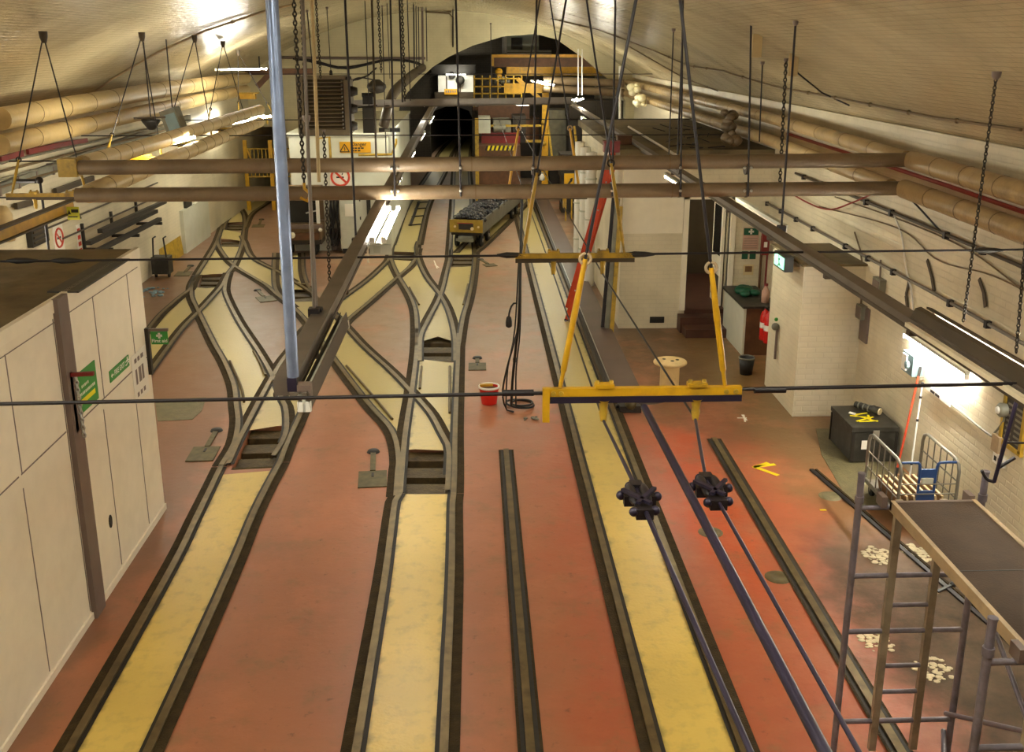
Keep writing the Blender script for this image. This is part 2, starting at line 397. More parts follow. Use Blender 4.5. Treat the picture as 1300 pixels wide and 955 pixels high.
# vault
nA, ys = 48, [YB+i*(YE+6-YB)/60 for i in range(61)]
me = bpy.data.meshes.new('ceiling'); vs = []; uvs = []
for y in ys:
    for i in range(nA+1):
        a = -AV+2*AV*i/nA; vs.append(tuple(vpt(a, y))); uvs.append((y, a*RV))
W1 = nA+1
fs = [(j*W1+i, j*W1+i+1, (j+1)*W1+i+1, (j+1)*W1+i) for j in range(60) for i in range(nA)]
me.from_pydata(vs, [], fs); me.materials.append(MATS['vault_brick']); me.polygons.foreach_set('use_smooth', [True]*len(fs)); me.update()
ul = me.uv_layers.new(name='UVMap')
for p in me.polygons:
    for li in p.loop_indices: ul.data[li].uv = uvs[me.loops[li].vertex_index]
ceil = bpy.data.objects.new('ceiling', me); COL.objects.link(ceil); ceil['kind'] = 'structure'; ceil['label'] = 'glossy cream painted brick barrel vault'; ceil['category'] = 'ceiling'
struct('wall_left', MB().box((XL-.4, YB, -.1), (XL, YE+6, SPR+.02)), 'wall_brick', 'cream painted brick wall along the left side')
struct('wall_right', MB().box((XR, YB, -.1), (XR+.4, YP, SPR+.02)), 'wall_brick', 'cream painted brick wall along the right side')
struct('wall_back', MB().box((XL-.4, YB-.4, -.1), (XR+.4, YB, 6.6)), 'wall_brick', 'cream brick wall behind the gallery')
struct('trim_1', MB().box((XL, YB, 4.17), (XL+.10, YE, 4.29)), 'wall_brick', 'brick ledge where the left wall meets the vault')
struct('trim_2', MB().box((XR-.10, YB, 4.17), (XR, YE, 4.29)), 'wall_brick', 'brick ledge where the right wall meets the vault')
# end wall with its big arched opening and a square passage at its left
def Ye(px, py): return Y(px, py, YE)
arch = [(503,140),(515,120),(530,103),(548,86),(570,72),(600,58),(640,46),(680,43),(708,50),(742,74),(770,99),(790,122)]
ap = [Ye(*p) for p in arch]
xl0 = Ye(496, 200).x; xr0 = 5.25
lp0, lp1, lz = Ye(250, 200).x, Ye(366, 200).x, 2.55
def arch_z(x):
    if x <= ap[0].x: return ap[0].z-.35
    for i in range(len(ap)-1):
        if x <= ap[i+1].x: f = (x-ap[i].x)/(ap[i+1].x-ap[i].x); return ap[i].z*(1-f)+ap[i+1].z*f
    return ap[-1].z-(x-ap[-1].x)*1.5
xs_ = sorted(set([XL+(XR-XL)*i/90 for i in range(91)]+[lp0, lp1, xl0, xr0]+[p.x for p in ap]))
wm = MB()
for i in range(len(xs_)-1):
    a, b = xs_[i], xs_[i+1]; m_ = (a+b)/2
    if lp0 < m_ < lp1: za = zb = lz
    elif xl0 < m_ < xr0: za, zb = arch_z(a), arch_z(b)
    else: za = zb = 0
    wm.prism([(a, YE, za), (b, YE, zb), (b, YE, vz(b)+.02), (a, YE, vz(a)+.02)], (0, .45, 0))
struct('wall_end', wm, 'end_brick', 'cream brick end wall with a tall arched opening')
poly = [(XL, 0), (lp0, 0), (lp0, lz), (lp1, lz), (lp1, 0), (xl0, 0), (xl0, ap[0].z-.35)]+[(p.x, p.z) for p in ap]+[(xr0, 2.6), (xr0, 0), (XR, 0), (XR, SPR)]
poly += [(vpt(AV-2*AV*i/24, YE).x, vpt(AV-2*AV*i/24, YE).z) for i in range(25)]
# chamber behind the arch and the tunnel portal
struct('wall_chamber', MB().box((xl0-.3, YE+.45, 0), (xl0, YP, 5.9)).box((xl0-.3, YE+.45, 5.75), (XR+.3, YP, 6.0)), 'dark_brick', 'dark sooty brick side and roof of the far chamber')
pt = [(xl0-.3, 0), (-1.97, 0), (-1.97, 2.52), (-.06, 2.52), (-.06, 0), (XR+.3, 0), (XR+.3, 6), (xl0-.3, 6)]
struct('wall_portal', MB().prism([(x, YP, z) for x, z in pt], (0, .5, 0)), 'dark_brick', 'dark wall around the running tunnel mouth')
# running tunnel curving off to the right
tp = []
for i in range(13):
    t = i/12; y = YP+.4+24*t; cx = -1.0+3.4*t*t
    tp.append((cx, y))
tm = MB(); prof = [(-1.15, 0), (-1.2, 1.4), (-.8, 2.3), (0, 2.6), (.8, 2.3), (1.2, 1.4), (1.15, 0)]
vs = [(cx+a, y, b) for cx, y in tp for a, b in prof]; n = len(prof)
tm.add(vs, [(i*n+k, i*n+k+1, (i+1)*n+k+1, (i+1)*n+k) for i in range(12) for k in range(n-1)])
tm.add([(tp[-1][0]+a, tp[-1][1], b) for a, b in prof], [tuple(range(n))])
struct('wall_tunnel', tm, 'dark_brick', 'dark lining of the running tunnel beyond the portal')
struct('wall_passage', MB().box((lp0-.2, YE+.45, 0), (lp0, YE+9, 3)).box((lp1, YE+.45, 0), (lp1+.2, YE+9, 3)).box((lp0-.2, YE+.45, 2.9), (lp1+.2, YE+9, 3.1)).box((lp0-.2, YE+8.8, 0), (lp1+.2, YE+9, 3)), 'wall_brick', 'dim passage behind the left end of the end wall')
# ------------------------------------------------------------------ white workshop building on the right
BY0, BY1, BZ, BX0 = 19.0, 26.6, 3.32, 2.76
dx0, dx1, dz0, dz1 = Y(873, 300, BY0).x, Y(926, 300, BY0).x, .38, 2.5
mb = MB()
t_ = .25
outer = [(BX0, 0), (dx0, 0), (dx0, dz1), (dx1, dz1), (dx1, 0), (XR, 0), (XR, BZ-.05), (BX0, BZ-.05)]
mb.prism([(x, BY0, z) for x, z in outer], (0, t_, 0))
mb.box((BX0, BY0+t_, 0), (BX0+t_, BY1, BZ-.05)).box((BX0, BY1-t_, 0), (XR, BY1, BZ-.05))
struct('wall_workshop', mb, 'wall_brick', 'white painted brick workshop building with a doorway')
mb = MB().box((BX0-.08, BY0-.1, BZ-.05), (XR, BY1+.1, BZ+.1)); 
struct('ceiling_workshop', mb, 'roof_dark', 'dusty flat roof of the workshop building')
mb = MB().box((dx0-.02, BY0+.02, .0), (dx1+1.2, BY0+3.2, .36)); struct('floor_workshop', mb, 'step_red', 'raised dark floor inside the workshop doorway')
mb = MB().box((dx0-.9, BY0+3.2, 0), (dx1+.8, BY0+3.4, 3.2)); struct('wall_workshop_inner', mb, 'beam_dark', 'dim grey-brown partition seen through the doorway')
mb = MB().box((dx0-.1, BY0-.05, .36), (dx0, BY0+.12, dz1+.1)).box((dx1, BY0-.05, .36), (dx1+.1, BY0+.12, dz1+.1)).box((dx0-.1, BY0-.05, dz1), (dx1+.1, BY0+.12, dz1+.1))
struct('trim_3', mb, 'cream_paint', 'cream timber frame around the workshop doorway')
d = thing('workshop_door', 'half glazed cream door standing open inside the dark doorway', 'door', (dx1-.05, BY0+.2, .38)); d['kind'] = 'thing'
MB().box((dx1-.09, BY0+.2, .38), (dx1-.04, BY0+.95, dz1-.02)).build('door_leaf', 'cream_paint', d)
h = MB().box((dx1-.1, BY0+.3, 1.35), (dx1-.035, BY0+.85, 2.3)).build('door_glass', 'glass_dark', d)
MB().box((dx1-.1, BY0+.3, .5), (dx1-.035, BY0+.85, .95)).build('kick_plate', 'beam_dark', d)
MB().cyl((dx1-.15, BY0+.88, 1.3), (dx1-.15, BY0+.78, 1.3), .015).cyl((dx1-.15, BY0+.88, 1.3), (dx1-.05, BY0+.88, 1.3), .012).build('door_handle', 'bright_steel', d)
# upper lining band of the front (slightly proud cream board above the brick dado)
a, b = Y(791, 262, BY0), Y(866, 296, BY0)
single('wall_board', MB().box((a.x, BY0-.03, b.z), (b.x, BY0, BZ-.12)), 'cream_paint', 'flat cream board across the upper front of the workshop', 'board')
# steps
st = thing('doorstep', 'two dark red steps in front of the workshop doorway', 'steps', (4.3, 18.7, 0))
MB().box((dx0-.1, BY0-.72, 0), (dx1+.22, BY0-.36, .16)).build('step', 'step_red', st)
MB().box((dx0-.14, BY0-.36, 0), (dx1+.18, BY0-.05, .30)).build('step', 'step_red', st)
g = Y(834, 406, BY0)
ab = thing('air_brick', 'black ventilation grille low in the workshop front wall', 'vent', (g.x, BY0-.01, g.z-.06))
mb = MB().box((g.x-.14, BY0-.012, g.z-.06), (g.x+.14, BY0+.0, g.z+.06)); mb.build('grille_frame', 'gap_dark', ab)
mb = MB()
for i in range(4): mb.box((g.x-.13, BY0-.02, g.z-.045+i*.03), (g.x+.13, BY0-.012, g.z-.035+i*.03))
mb.build('slats', 'black', ab)
# brick pier between the doorway alcove and the near wall
mb = MB().box((4.66, 14.05, 0), (XR, 15.55, 2.27))
struct('wall_pier', mb, 'wall_brick', 'cream brick pier jutting from the right wall')
single('pier_top_sheet', MB().box((4.62, 14.0, 2.27), (XR, 15.6, 2.30)), 'roof_dark', 'grimy dark sheet lying on top of the brick pier', 'sheet')
# ------------------------------------------------------------------ white plant room in the middle (under the louvre)
cx0, cx1, cy = Y(374, 300, 27).x, Y(497, 300, 27).x, 27.0
mb = MB().box((cx0, cy, 0), (cx1, YE, 3.0))
struct('wall_plant_room', mb, 'white_paint', 'white painted plant room in front of the end wall')
struct('ceiling_plant_room', MB().box((cx0-.05, cy-.05, 3.0), (cx1+.05, YE, 3.08)), 'white_paint', 'flat roof of the white plant room')
# low white wall on the far left
lx = Z(237, 322).x; ly = Z(237, 322).y
struct('wall_low', MB().box((XL, ly, 0), (lx, ly+2.6, 1.12)), 'white_paint', 'low white wall stub beside the left wall')
struct('trim_4', MB().prism([(XL, ly-2.0, 0), (lx-.05, ly-2.0, 0), (lx-.05, ly-2.0, .12), (XL, ly-2.0, .5)], (0, 1.9, 0)), 'yellow_worn', 'sloping cream kerb beside the low white wall')
# ------------------------------------------------------------------ near-left shed (cream panelled store)
SX, SY1, SZ = -3.70, 11.25, 3.13
struct('wall_shed', MB().box((XL, .5, 0), (SX, SY1, SZ-.03)), 'cream_paint', 'cream panelled side of the store shed')
struct('ceiling_shed', MB().box((XL, .5, SZ-.03), (SX-.03, SY1-.02, SZ)), 'roof_dark', 'dusty dark flat roof of the store shed')
struct('trim_5', MB().box((SX-.04, .5, SZ-.1), (SX+.012, SY1, SZ+.015)).box((SX, .5, 0), (SX+.02, SY1, .07)), 'cream_paint', 'cream edge boards of the store shed')
# ================================================================== TRACKS
def rail_profile(pts, side, name, parent, z0=0.0, skip_bed=True):
    """one running rail with its bed: returns (rail, bed) meshes; side=-1 left rail (bed widens to the left)"""
    n = len(pts); nor = []
    for i in range(n):
        d = pts[min(i+1, n-1)]-pts[max(i-1, 0)]; nor.append(V((d.y, -d.x, 0)).normalized())   # points right
    def strip(mb, o0, o1, z, mask, th=None):
        for i in range(n-1):
            if not mask[i]: continue
            a, b = pts[i]+nor[i]*o0, pts[i]+nor[i]*o1; c, d = pts[i+1]+nor[i+1]*o1, pts[i+1]+nor[i+1]*o0
            up = V((0, 0, z))
            mb.add([a+up, b+up, c+up, d+up], [(0, 1, 2, 3)])
            if th:
                dn = V((0, 0, z-th)); mb.add([a+up, d+up, d+dn, a+dn, b+up, c+up, c+dn, b+dn], [(0, 1, 2, 3), (5, 4, 7, 6)])
    full = [True]*n
    bed = [not in_pit((pts[i]+pts[i+1])/2, -.02) for i in range(n-1)]
    mb = MB(); strip(mb, -.034, .034, .032, full, .06)
    r = mb.build('rail', 'rail_steel', parent)
    if any(bed):
        s = side; runs = []; k = 0
        while k < len(bed):
            if bed[k]:
                e = k
                while e < len(bed) and bed[e]: e += 1
                runs.append((k, e)); k = e
            else: k += 1
        for (k, e) in runs:
            b2 = MB(); msk = [k <= i < e for i in range(n-1)]
            lo, hi = sorted((s*.125, s*-.03)); b2.mat(0); strip(b2, lo, hi, .010+z0, msk)
            lo, hi = sorted((s*-.03, s*-.072)); b2.mat(1); strip(b2, lo, hi, .011+z0, msk)
            b2.build('rail_bed', ['channel', 'flange_dark'], parent)
    return r
TN = [0]
def grime_edges():     # old pale paint among the junctions, a fresher yellow coat on the near straights; grime along both edges of the infill
    nt = MATS['yellow_panel'].node_tree; L = nt.links.new; b = nt.nodes['Principled BSDF']; N = nt.nodes.new
    ge = N('ShaderNodeNewGeometry'); sy = N('ShaderNodeSeparateXYZ'); L(ge.outputs['Position'], sy.inputs[0])
    ry = N('ShaderNodeMapRange'); ry.inputs[1].default_value = 11.2; ry.inputs[2].default_value = 15; ry.inputs[4].default_value = .85; L(sy.outputs[1], ry.inputs[0])
    m0 = N('ShaderNodeMixRGB'); m0.inputs[2].default_value = S(176, 160, 104)+(1,); L(ry.outputs[0], m0.inputs[0]); L(b.inputs['Base Color'].links[0].from_socket, m0.inputs[1]); L(m0.outputs[0], b.inputs['Base Color'])
    uv = N('ShaderNodeUVMap'); uv.uv_map = 'across'; sx_ = N('ShaderNodeSeparateXYZ'); L(uv.outputs[0], sx_.inputs[0])
    def mth(op, a, c=0):
        n = N('ShaderNodeMath'); n.operation = op
        for i, q in enumerate((a, c)):
            if isinstance(q, (int, float)): n.inputs[i].default_value = q
            else: L(q, n.inputs[i])
        return n.outputs[0]
    e = mth('MULTIPLY', mth('ABSOLUTE', mth('SUBTRACT', sx_.outputs[0], .5)), 2)
    tc = N('ShaderNodeTexCoord'); nz = N('ShaderNodeTexNoise'); nz.inputs['Scale'].default_value = 5; nz.inputs['Detail'].default_value = 7; L(tc.outputs['Object'], nz.inputs['Vector'])
    e = mth('ADD', e, mth('MULTIPLY', mth('SUBTRACT', nz.outputs[0], .5), .9))
    r = N('ShaderNodeMapRange'); r.inputs[1].default_value = .82; r.inputs[2].default_value = 1.15; r.inputs[4].default_value = .75; L(e, r.inputs[0])
    mx = N('ShaderNodeMixRGB'); mx.inputs[2].default_value = S(92, 76, 40)+(1,); L(r.outputs[0], mx.inputs[0]); L(b.inputs['Base Color'].links[0].from_socket, mx.inputs[1]); L(mx.outputs[0], b.inputs['Base Color'])
grime_edges()
def track(label, left, right, guard=None):
    TN[0] += 1; z0 = TN[0]*.0006
    Lw = smooth([p if isinstance(p, V) else Z(*p) for p in left]); Rw = smooth([p if isinstance(p, V) else Z(*p) for p in right])
    t = thing('railway_track', label, 'track', (Lw[0]+Rw[0])/2)
    rail_profile(Lw, -1, 'rail', t, z0); rail_profile(Rw, 1, 'rail', t, z0)
    n = max(len(Lw), len(Rw), 20); runs = []; cur = []
    def at(P, f):
        k = f*(len(P)-1); i = min(int(k), len(P)-2); return P[i].lerp(P[i+1], k-i)
    for i in range(n):
        a, b, c, d = at(Lw, i/n), at(Rw, i/n), at(Rw, (i+1)/n), at(Lw, (i+1)/n)
        if in_pit((a+b+c+d)/4, .015):
            if cur: runs.append(cur); cur = []
            continue
        def ins(p, q, w): return p+(q-p).normalized()*w
        q = [ins(a, b, .055), ins(b, a, .055), ins(c, d, .055), ins(d, c, .055)]
        cur.append(([p+V((0, 0, .004+z0*.3)) for p in q], i*.3))
    if cur: runs.append(cur)
    for run in runs:
        pm = MB(); us = []; cuts = (0, .1, .5, .9, 1)
        for q, vv in run:
            for k in range(4):
                f, g = cuts[k], cuts[k+1]
                pm.add([q[0].lerp(q[1], f), q[0].lerp(q[1], g), q[3].lerp(q[2], g), q[3].lerp(q[2], f)], [(0, 1, 2, 3)]); us += [(f, vv), (g, vv), (g, vv+.3), (f, vv+.3)]
        ob = pm.build('infill_panel', 'yellow_panel', t); ul = ob.data.uv_layers.new(name='across')
        for j, uv in enumerate(us): ul.data[j].uv = uv
    if guard:
        gm = MB()
        for g in guard: gm.tube([p+V((0, 0, .022)) for p in smooth([Z(*q) for q in g])], .022, 6)
        gm.build('guard_rail', 'rail_steel', t)
    return t
W = lambda x, y: V((x, y, 0))
track('straight narrow track with glossy yellow infill running past the cream store shed', [W(-3.2, 1.5), W(-3.2, 9), Z(253,652), Z(281,594)], [W(-2.58, 1.5), W(-2.58, 9), Z(324,650), Z(356,588)])
track('track curving left behind the first aid sign from the nearest left points', [(281,593),(297,566),(302,542),(302,530),(300,515),(297,490),(285,461),(271,436),(253,399),(244,380),(243,370),(244,362),(250,350)],
      [(347,581),(359,562),(364,545),(363,520),(359,512),(347,481),(327,446),(303,409),(287,376),(286,362),(290,347)], [[(310,512),(306,492),(292,460)], [(337,478),(328,458),(322,448)]])
track('diagonal track leaving the nearest left points up to the right under the long beam', [(290,591),(302,564),(314,540),(331,507),(347,478),(358,460),(371,443),(390,416),(424,388),(465,358),(488,337),(494,329),(497,315)],
      [(356,588),(366,562),(383,525),(400,485),(420,445),(438,412),(471,383),(506,352),(519,341),(527,330),(531,316)])
track('diagonal track leaving the middle points up to the left across the floor', [(503,632),(505,600),(506,582),(497,548),(465,511),(422,454),(392,413),(373,392),(351,375),(336,362),(297,338),(280,318),(276,306),(279,299)],
      [(568,625),(569.5,600),(569.5,570),(561,553),(547.5,528),(530.6,507.7),(522,499),(498,474),(461,440),(438,415),(398,375),(371,357),(351,345),(320,328),(310,308),(306,300)], [[(498,534),(470,500),(440,466)]])
track('straight track with bright yellow infill down the centre foreground', [W(-.96, 1.5), W(-.96, 7), Z(488,740), Z(501.5,640), Z(508,628)], [W(-.29, 1.5), W(-.28, 7), Z(573,740), Z(574.5,640), Z(576,628)])
track('short straight track between the two middle sets of points', [(508,628),(510,600),(515,548),(522,503),(527,465),(529,440),(529,418)], [(576,628),(577,600),(578,541),(580,491),(582,440),(582,425)], [[(533,495),(535,467)], [(571,526),(571,467)]])
track('track curving left from the second middle points towards the plant room', [(529,440),(529,418),(527,395),(520,376),(506,352),(497,332),(497,319),(500,307)], [(578,460),(577,427),(570,398),(559,376),(541,352),(531,330),(529,315),(531,307)], [[(532,388),(520,366)]])
track('track curving right from the second middle points towards the loaded wagon', [(533,460),(534,429),(542,410),(559,376),(568,342),(571,329),(572,318)], [(582,440),(583,435),(588,405),(595,381),(600,356),(603,328),(603,318)], [[(588,388),(594,362)]])
track('far straight track running into the left side of the tunnel mouth', [W(-2.21, 27.6), W(-2.22, 35), W(-1.85, 45), W(-1.72, 52), W(-1.2, 60), W(-.1, 70)], [W(-1.52, 27.6), W(-1.54, 35), W(-1.2, 45), W(-1.08, 52), W(-.56, 60), W(.54, 70)])
track('far straight track running from the wagon points into the tunnel mouth', [W(-.65, 25.8), W(-.75, 36), W(-.85, 47), W(-.6, 58), W(.6, 68)], [W(.0, 25.8), W(-.1, 36), W(-.2, 47), W(.02, 58), W(1.2, 68)])
track('track slanting right under the loaded wagon', [(580,322),(600,300),(632,262),(646,248),(655,240)], [(603,322),(616,311),(640,288),(660,268),(675,252),(682,244)])
track('long straight track with pale yellow infill left of the flat steel slab', [W(1.37, 1.5), W(1.37, 18), W(1.36, 35)], [W(2.05, 1.5), W(2.05, 18), W(2.03, 35)])
track('track sweeping down to the left and out of sight behind the shed corner', [(250,350),(244,362),(242,368),(229,378),(205,399),(190,417),(165,445)], [(290,347),(286,355),(280,366),(253,396),(231,419),(195,468),(176,495)])
track('short track joining the two far left sets of points', [(250,350),(265,326),(275,308),(281.5,289),(282,279)], [(290,347),(297,338),(307,314),(309,299),(311,286)])
track('far track bending away to the left beyond the left pipes', [(281.5,289),(280,274),(272,259),(256,228),(250,215)], [(311,287),(309,272),(298,257),(280,230),(273,215)])
track('far track bending away to the right towards the dark passage', [(284,292),(288,281),(302,267),(315,259),(338,236),(350,226)], [(311,290),(320,272),(341,257),(366,235),(376,226)])
track('short track leading up to the parked locomotive', [(349,322),(348,350),(352,372),(373,392)], [(384,322),(386,350),(398,374),(430,405)])
# single grooved guide rails let into the floor
def groove(label, pts, w=.035):
    t = thing('floor_guide_rail', label, 'floor rail', pts[0])
    P = smooth(pts, .3); n = len(P)
    for nm, w0, w1, z, m in (('rail_bed', -.1, .1, .012, 'channel'),):
        mb = MB()
        for i in range(n-1):
            d = (P[i+1]-P[i]); s = V((d.y, -d.x, 0)).normalized()
            mb.add([P[i]+s*w0+V((0,0,z)), P[i]+s*w1+V((0,0,z)), P[i+1]+s*w1+V((0,0,z)), P[i+1]+s*w0+V((0,0,z))], [(0, 1, 2, 3)])
            mb.mat(1)
            for a, b in ((-.075, -.037), (.037, .075)):
                mb.add([P[i]+s*a+V((0,0,z+.002)), P[i]+s*b+V((0,0,z+.002)), P[i+1]+s*b+V((0,0,z+.002)), P[i+1]+s*a+V((0,0,z+.002))], [(0, 1, 2, 3)])
            mb.mat(0)
        mb.build(nm, [m, 'flange_dark'], t)
    mb = MB()
    for i in range(n-1): mb.bar(P[i]+V((0, 0, .016)), P[i+1]+V((0, 0, .016)), .07, .03)
    mb.build('rail', 'rail_steel', t)
groove('single guide rail in the red floor right of the centre track', [W(.395, 1.5), W(.395, 12.9)])
groove('guide rail in the red floor beside the yellow floor arrow', [W(3.24, 1.5), W(3.3, 13.2)])
mb = MB(); P = [Z(1030, 597), Z(1090, 650), Z(1205, 752), W(4.95, 7.6)]
mb.bar(P[0]+V((0, 0, .01)), P[3]+V((0, 0, .01)), .05, .02)
mb.mat(1).bar(P[0]+V((.06, 0, .008)), P[3]+V((.06, 0, .008)), .03, .018)
single('floor_bar', mb, ['cable_dark', 'channel'], 'thin dark steel bar along the floor from beside the black chest towards the scaffold', 'bar')
# timbered pits at the points
for k, poly in PW.items():
    c = sum(poly, V((0, 0, 0)))/4
    lab = {'near left': 'dark timbered points pit in the track nearest the cream shed', 'middle': 'dark timbered points pit at the head of the bright yellow centre strip',
           'second middle': 'dark points pit left of the floor with red bucket, on the centre track', 'far middle': 'small dark points pit below the glaring twin tube light',
           'wagon': 'dark points pit in front of the loaded wagon', 'left': 'dark points pit beyond the first aid sign', 'far left': 'furthest dark points pit on the far left track',
           'rear left': 'dark points pit just in front of the furthest left pit', 'loco': 'dark points pit in front of the parked locomotive'}[k]
    t = thing('points_pit', lab, 'track pit', c+V((0, 0, -.19)))
    q = [c+(p-c)*.985 for p in poly]
    MB().prism([p+V((0, 0, -.199)) for p in q], (0, 0, .03)).build('pit_floor', 'pit_timber', t)
    for f in (.12, .45, .8):
        a, b = q[0].lerp(q[3], f), q[1].lerp(q[2], f); w = (q[0]-q[3]).length*.2
        d = (q[3]-q[0]).normalized()*w
        MB().prism([p+V((0, 0, -.17)) for p in (a+(b-a)*.02, b-(b-a)*.02, b-(b-a)*.02+d, a+(b-a)*.02+d)], (0, 0, .10)).build('sleeper', 'pit_timber', t)
    a, b = q[0].lerp(q[3], .05), q[1].lerp(q[2], .05)
    MB().tube([a+V((0, 0, -.03)), b+V((0, 0, -.03))], .02, 8).build('stretcher_rod', 'lever_iron', t)
# point lever plates
def lever(pl, hd, label, w=.36, l=.5):
    c = Z(*pl); h = Z(*hd); d = (h-c).normalized(); s = V((d.y, -d.x, 0))
    t = thing('lever_plate', label, 'floor plate', c)
    MB().prism([c+s*a*w/2+d*b*l/2 for a, b in ((-1,-1),(1,-1),(1,1),(-1,1))], (0, 0, .014)).build('cover_plate', 'lever_iron', t)
    MB().prism([c+d*.12+s*a*.015+d*b*.06+V((0, 0, .014)) for a, b in ((-1,-1),(1,-1),(1,1),(-1,1))], (0, 0, .004)).build('slot', 'black', t)
    m = MB().bar(c+d*l/2+V((0, 0, .012)), h+V((0, 0, .012)), .07, .02); m.build('lever_slot', 'lever_iron', t)
    MB().lathe(h, [(.001, .03), (.07, .028), (.09, .0)], 14).build('lever_knob', 'black', t)
lever((258,577), (275,547), 'floor plate with lever between the cream shed and the nearest left points')
lever((473,609), (474,574), 'floor plate with lever left of the bright yellow centre strip')
lever((338,380), (327,369), 'floor plate with lever behind the blue-grey pole')
lever((233,348), (242,338), 'floor plate with lever beside the low white wall on the left')
lever((328,287), (332,279), 'floor plate with lever right of the furthest left points')
lever((622,337), (610,330), 'floor plate with lever right of the points below the loaded wagon', .3, .3)
lever((606,466), (606,455), 'floor plate with lever right of the second middle points', .3, .4)
# long flat steel slab between the pale track and the workshop
t = thing('steel_slab', 'long flat dark steel slab on the floor beside the white workshop', 'slab', (2.3, 15.2, 0))
a, b = Z(800, 505), Z(693, 252)
MB().box((2.12, 15.2, 0), (2.58, 38, .09)).build('slab_core', 'slab_edge', t)
MB().box((2.13, 15.2, .09), (2.57, 38, .115)).build('top_plate', 'slab_brown', t)
MB().box((2.06, 15.2, .0), (2.12, 38, .13)).build('edge_angle', 'slab_edge', t)
MB().box((2.12, 15.2, .115), (2.135, 38, .14)).build('worn_edge', 'bright_steel', t)
# ================================================================== OVERHEAD
ZB, ZH = 3.35, 3.40
def extend_up(p, q):     # carry the line q->p on up to the vault
    d = (p-q); d = d/d.z
    for i in range(60):
        r = p+d*(i*.06)
        if r.z >= vz(r.x)-.02: return r
    return r
def hang(kind, a, b, y, label, r=.008, cat=None, m=None, end=None, group=None):
    p, q = Y(a[0], a[1], y), Y(b[0], b[1], y)
    if a[1] <= 0: p = extend_up(p, q)
    if kind == 'chain':
        t = thing('hanging_chain', label, cat or 'chain', q, group); MB().chain(p, q, r*7, r).build('chain_links', m or 'chain', t)
        MB().lathe(p, [(.03, .02), (.028, -.01), (.012, -.03)], 10).build('ceiling_anchor', 'post_brown', t)
    else:
        t = thing('hanging_rod' if kind == 'rod' else 'hanging_cable', label, cat or kind, q, group)
        MB().tube([p, q], r, 8).build('rod_body' if kind == 'rod' else 'cable_body', m or 'cable_dark', t)
        MB().lathe(p, [(.03, .02), (.028, -.01), (.012, -.03)], 10).build('ceiling_anchor', 'post_brown', t)
    if end == 'clamp': MB().box(q-V((.04, .04, .03)), q+V((.04, .04, .03))).build('end_clamp', 'cable_dark', t)
    if end == 'hook':
        MB().tube([q, q+V((0, 0, -.05)), q+V((.05, 0, -.1)), q+V((.02, 0, -.16)), q+V((-.04, 0, -.13))], .014, 8).build('hook', 'yellow', t)
    if end == 'weight': MB().lathe(q, [(.005, .02), (.03, 0), (.035, -.08), (.01, -.11)], 12).build('weight', 'black', t)
    return t
# --- the two light-carrying beams
def beam(label, p, q, w, h, skirt):
    t = thing('lighting_beam', label, 'beam', p)
    MB().bar(p, q, w, h).build('beam_body', 'beam_grey', t)
    d, s, u = frame(q-p); m = MB()
    for k in (-1, 1): m.bar(p+s*k*w*.5-u*h*.5, q+s*k*w*.5-u*h*.5, .012, .03)
    m.build('lip', 'beam_dark', t)
    m = MB(); n = int((q-p).length/1.8)
    for i in range(n): c = p.lerp(q, (i+.5)/n); m.obox(c-u*(h*.5+.03), d*.03, s*w*.55, u*.02)
    m.build('cover_clips', 'beam_dark', t)
    return t
bl0 = Z(438.5, 340, ZB); bl_ = Z(409, 400, ZB)
dl = V((bl0.x*.35+bl_.x*.65, 0, 0)).x
nearL = Z(384, 492, ZB)
beam('long grey overhead beam running away from the foot of the blue-grey pole', V((-1.13, nearL.y, ZB)), V((-1.25, 33, ZB+.12)), .125, .10, 0)
r0, r1 = Z(1198, 437, ZB), Z(1003, 311, ZB)
xr = 3.13
beam('long grey overhead beam sloping down across the right side of the view', V((xr+.01, 4.2, ZB+.03)), V((xr-.02, 33, ZB+.13)), .12, .07, 0)
# --- blue-grey pole with its foot bracket
q = Y(372, 478, nearL.y-.02); p = Y(345, 0, nearL.y-.02); p = extend_up(p, q)
t = thing('steel_pole', 'blue-grey galvanised pole hanging in the left foreground', 'pole', q)
m = MB(); d, s, u = frame(p-q)
m.tube([q, p], .035, 14); m.build('pole_tube', 'galv', t)
e = Y(349, 48, q.y); f_ = (e.z-q.z)/(p.z-q.z); MB().tube([q.lerp(p, f_-.004), q.lerp(p, f_+.004)], .0365, 14).build('joint_collar', 'galv', t)
f = Y(382, 496, nearL.y-.03)
MB().box(f+V((-.06, -.03, .0)), f+V((.06, .05, .04))).build('foot_block', 'post_brown', t)
m = MB().box(f+V((-.06, -.045, -.045)), f+V((.06, .05, .0))); m.build('foot_plate', 'beam_grey', t)
MB().cyl(f+V((0, -.045, -.02)), f+V((0, -.06, -.02)), .014).build('bolt', 'bright_steel', t)
MB().box(q+V((-.03, -.042, -.08)), q+V((.025, -.0, .0))).build('socket', 'cable_violet', t)
